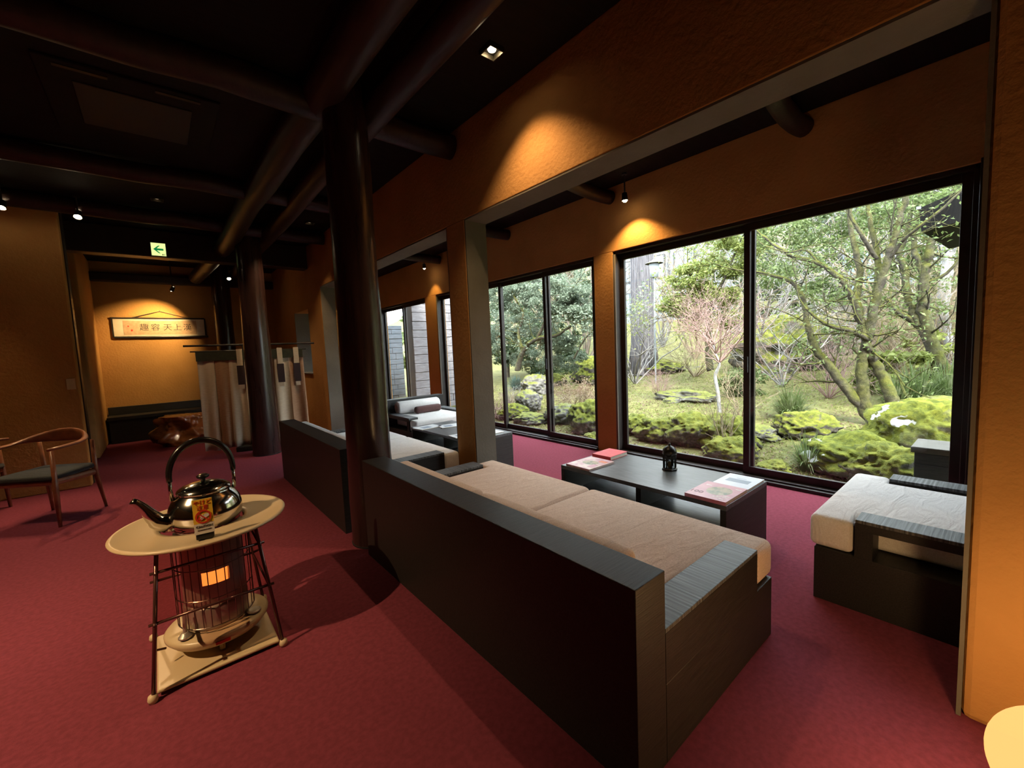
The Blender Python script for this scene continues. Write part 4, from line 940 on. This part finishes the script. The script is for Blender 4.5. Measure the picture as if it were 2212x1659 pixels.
# -- evergreen bushes
def bush(label, px, py, x, rx, rz_, nc, m, ls, seed, per=80, cr=.2, dz=.0):
    p = px_x(px, py, x); g = gz(p.x, p.y); root = thing('garden_bush', label, 'bush', (p.x, p.y, g), group='leafy bushes and trees in the background')
    R = random.Random(seed); S = []; tips = []; H = max(.3, p.z-g)
    for k in range(7):
        a = 2*PI*R.random(); grow((0, 0, -.05), (math.cos(a)*.4, math.sin(a)*.4, 1), H*1.1, .012+.014*rx, 1, S, tips, R, .25, (1, 3))
    stuff(link('stems', segs_mesh('stems', S, 4), 'twig_brown', root))
    C = clumped((0, 0, H+dz), (rx, rx*1.15, rz_), nc, per, cr)
    C[:, 2] = np.maximum(C[:, 2], .03)
    stuff(link('foliage', leaves_mesh('foliage', C, ls), m, root)); return root
bush('glossy green bush at the right of the pale trunk tree', 1600, 840, 9.6, .45, .35, 14, 'leaf_mid', .10, 1)
bush('green bush left of the mossy trunks', 1795, 745, 11.5, .6, .4, 16, 'leaf_mid', .12, 2)
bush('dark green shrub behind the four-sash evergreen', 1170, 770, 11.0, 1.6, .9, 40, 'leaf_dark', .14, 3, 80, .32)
bush('pale green leafy bush behind the mossy trunks', 1930, 800, 10.6, .6, .35, 14, 'leaf_bright', .16, 4)
bush('golden green bush at the right edge behind the white bark tree', 2075, 760, 12.5, .9, .6, 18, 'leaf_bright', .10, 5)
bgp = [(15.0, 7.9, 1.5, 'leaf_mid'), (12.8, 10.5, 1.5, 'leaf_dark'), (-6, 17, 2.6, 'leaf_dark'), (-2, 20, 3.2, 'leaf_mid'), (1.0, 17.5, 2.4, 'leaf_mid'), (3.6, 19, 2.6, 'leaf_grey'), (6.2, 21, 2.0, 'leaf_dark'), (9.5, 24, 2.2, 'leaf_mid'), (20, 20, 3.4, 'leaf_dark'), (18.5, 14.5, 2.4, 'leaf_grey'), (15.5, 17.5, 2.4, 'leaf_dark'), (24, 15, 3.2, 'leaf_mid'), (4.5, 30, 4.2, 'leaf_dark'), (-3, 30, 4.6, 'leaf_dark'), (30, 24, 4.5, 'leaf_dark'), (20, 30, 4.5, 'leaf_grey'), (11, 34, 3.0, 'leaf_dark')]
bgl = ['leafy', 'dense shaded', 'dark', 'tall mid green', 'rounded mid green', 'grey green', 'low dark', 'loose mid green', 'tall dark', 'broad grey green', 'shaded', 'spreading green', 'massive dark', 'hillside dark', 'distant dark', 'distant grey green', 'high hillside dark']
wh = ['between the two stone walls', 'close behind the four-sash evergreen', 'far right beyond the eave', 'behind the white bark tree', 'behind the mossy trunks', 'behind the mullion', 'behind the bright evergreen', 'beside the far white building', 'left of the four-sash evergreen', 'behind the far end of the four-sash window', 'behind the bare tree above the evergreen', 'beyond the stone wall', 'on the slope behind the mullion', 'on the slope behind the mossy trees', 'over the stone wall', 'on the slope behind the four-sash window', 'above the far building']
for k, (y, x, r, m) in enumerate(bgp):
    g = gz(x, y); root = thing('background_tree', '%s background tree %s' % (bgl[k], wh[k]), 'tree', (x, y, g), group='leafy background trees on the slope')
    B().tube([(0, 0, -.1), (.1, .05, r*.7), (.0, .1, r*1.4)], [.05*r, .04*r, .02*r], 8).out('trunk', 'twig_brown', root)
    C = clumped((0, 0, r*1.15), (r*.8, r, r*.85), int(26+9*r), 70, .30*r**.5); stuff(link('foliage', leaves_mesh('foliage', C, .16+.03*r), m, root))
for k, (y, x, h, lab) in enumerate([(1.8, 14, 4.5, 'tall bare grey tree behind the mossy trunks'), (4.8, 13, 4.0, 'tall bare tree behind the mullion'), (7.5, 15, 4.5, 'tall bare tree before the far white building'), (10.5, 18, 5, 'tall bare tree left of the cedar trunk'), (-1, 15, 4.5, 'tall bare tree near the eave'), (3.2, 16.5, 5, 'tall bare tree deep behind the evergreen'), (14.0, 13, 5, 'tall bare tree above the four-sash window')]):
    bare_shrub('bare_tree', lab, (x, y, gz(x, y)), h*1.15, 10, 3, 'twig_pale' if k % 2 else 'twig_tan', 60+k, .55, .05, .2, .3, shrink=.66)
# fallen leaves
n = 14000; fx = 4.6+rng.uniform(0, 1, n)**1.7*8; fy = rng.uniform(-1, 9.0, n); C = np.array([(x, y, gz(x, y)+.012) for x, y in zip(fx, fy)])
lf = link('fallen_leaves', leaves_mesh('fallen_leaves', C, .042, 2.0, .6), 'leaf_litter'); setp(lf, 'scattered dry brown leaves on the mossy garden ground', 'leaves', kind='stuff')
n = 60000; fx = 4.6+rng.uniform(0, 1, n)**1.4*10; fy = rng.uniform(-1, 11, n); C = np.array([(x, y, gz(x, y)+.02) for x, y in zip(fx, fy)])
keep = np.array([noise.noise((x*.9, y*.9, 4)) > -.08 and not (x < 7.3 and y > 9.0) for x, y in zip(fx, fy)])
ms = link('moss_growth', leaves_mesh('moss_growth', C[keep], .034, -.1, .4), 'leaf_bright'); setp(ms, 'short yellow green moss growing over the garden ground', 'moss', kind='stuff')

# -- dark box, eave
bx = thing('garden_box', 'dark wooden box with a grey top outside the glass at the right', 'box', (4.83, .33, -.16))
B().box(-.17, .17, -.30, .17, 0, .52).out('body', 'dark_box_wood', bx, .006); B().box(-.19, .19, -.32, .19, .521, .57).out('lid', 'weathered', bx, .006)
for z in (.15, .30, .42): B().box(-.176, -.1705, -.30, .17, z, z+.008).out('seam', 'rubber_dark', bx)
ev = thing('roof_eave', 'dark roof eave jutting in at the upper right of the garden', 'roof', (8.6, -.6, 0))
e0 = px_x(2005, 482, 8.6); ze = e0.z; ye = e0.y+.6
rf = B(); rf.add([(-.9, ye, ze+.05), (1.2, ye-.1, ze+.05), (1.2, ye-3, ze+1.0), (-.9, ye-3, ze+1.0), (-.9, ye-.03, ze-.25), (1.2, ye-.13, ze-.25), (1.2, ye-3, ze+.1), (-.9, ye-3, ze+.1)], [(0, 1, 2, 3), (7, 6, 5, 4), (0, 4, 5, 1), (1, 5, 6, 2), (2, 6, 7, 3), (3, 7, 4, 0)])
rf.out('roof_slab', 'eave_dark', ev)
B().box(-.95, 1.25, ye-.02, ye+.02, ze+.03, ze+.065).out('gutter', 'roof_tile', ev)
B().tube([(1.0, ye-2.6, 0), (1.0, ye-2.6, ze+.3)], .07, 8).out('post', 'eave_dark', ev)
# -- stone walls
def block_wall(name, label, loc, rz, W, H, ch, mt, seed, thick=.35):
    root = thing(name, label, 'wall', loc, rz); R = random.Random(seed)
    B().box(0, W, .02, thick, 0, H).out('mortar_core', 'mortar', root)
    z = 0; cache = {}
    while z < H-.05:
        h = min(ch*R.uniform(.85, 1.2), H-z); x = 0
        while x < W-.02:
            w_ = min(R.choice((.45, .6, .8)), W-x)
            if W-x-w_ < .15: w_ = W-x
            d = R.uniform(0, .02)
            o = B().box(x+.004, x+w_-.004, -d, .03, z+.004, z+h-.004).out('stone_block', mt, root, .008, 1); x += w_
        z += h
    return root
sA = px_x(888, 700, 4.95)
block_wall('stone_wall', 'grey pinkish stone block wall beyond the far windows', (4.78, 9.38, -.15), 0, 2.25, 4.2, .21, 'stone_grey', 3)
block_wall('stone_wall', 'blue grey stone block wall behind the far window', (4.30, 12.6, -.15), 0, 1.75, 2.35, .16, 'stone_blue', 4)
tl = thing('tiled_wall_cap', 'pale tiled coping on top of the blue grey stone wall', 'roof', (4.30, 12.6, 2.2))
for k in range(5): B().tube([(.02+.20*k, -.22, .12-.02*k*0), (.02+.20*k, .30, .30)], .085, 10).out('round_tile', 'roof_tile', tl)
B().box(-.05, .95, -.2, .4, .02, .10).out('tile_bed', 'roof_tile', tl)
wl_ = thing('wall_lamp', 'small yellow lit lamp fixed on the blue grey stone wall', 'lamp', (5.42, 12.58, 1.45))
B().box(-.07, .07, -.10, 0, 0, .24).out('housing', 'rubber_dark', wl_, .01); B().lathe([(.001, -.0), (.045, 0), (.045, .012), (.001, .012)], n=16).out('glow', 'garden_bulb', wl_).matrix_local = Matrix.Translation((0, -.10, .12)) @ Matrix.Rotation(PI/2, 4, 'X')
sg = thing('wall_plaque', 'small brown plaque above the lamp on the blue grey wall', 'sign', (5.40, 12.58, 1.80)); B().box(-.13, .13, -.03, 0, 0, .16).out('board', 'twig_brown', sg, .004); B().box(-.10, .10, -.034, -.0301, .03, .13).out('face', 'weathered', sg)
# -- far white building
fb = thing('far_building', 'white timbered building with blue panes up the slope', 'building', (26, 16.2, gz(26, 16.2)-.3))
B().box(0, 6, -4, 5, 0, 7.5).out('wall', 'bld_white', fb)
B().box(-.9, 6.9, -5, 6, 7.5, 7.8).out('roof', 'eave_dark', fb)
for yy in (-3.2, -1.2, .8, 2.8):
    for zz in (1.0, 3.2, 5.3):
        f_ = B().box(-.08, 0, yy-.05, yy+1.35, zz-.05, zz+1.45).out('window', 'bld_timber', fb)
        for u in (0, 1): B().box(-.10, -.081, yy+.04+u*.65, yy+.61+u*.65, zz+.04, zz+1.36).out('pane', 'bld_glass', f_)
for yy in (-4, -1.5, 1.9, 4.9): B().box(-.06, 0, yy-.07, yy+.07, 0, 7.5).out('timber_post', 'bld_timber', fb)
fb2 = thing('far_building', 'dark roofed building with blue windows glimpsed behind the mossy trees', 'building', (24, 1.0, gz(24, 1)-.3))
B().box(0, 6, -5, 5, 0, 4.6).out('wall', 'bld_timber', fb2); B().box(-1.2, 7, -6, 6, 4.6, 4.9).out('roof', 'roof_tile', fb2)
for yy in (-4, -1.8, .4, 2.6):
    f_ = B().box(-.08, 0, yy-.05, yy+1.55, 1.2, 3.4).out('window', 'bld_white', fb2); B().box(-.1, -.081, yy+.05, yy+1.45, 1.3, 3.3).out('pane', 'bld_glass', f_)
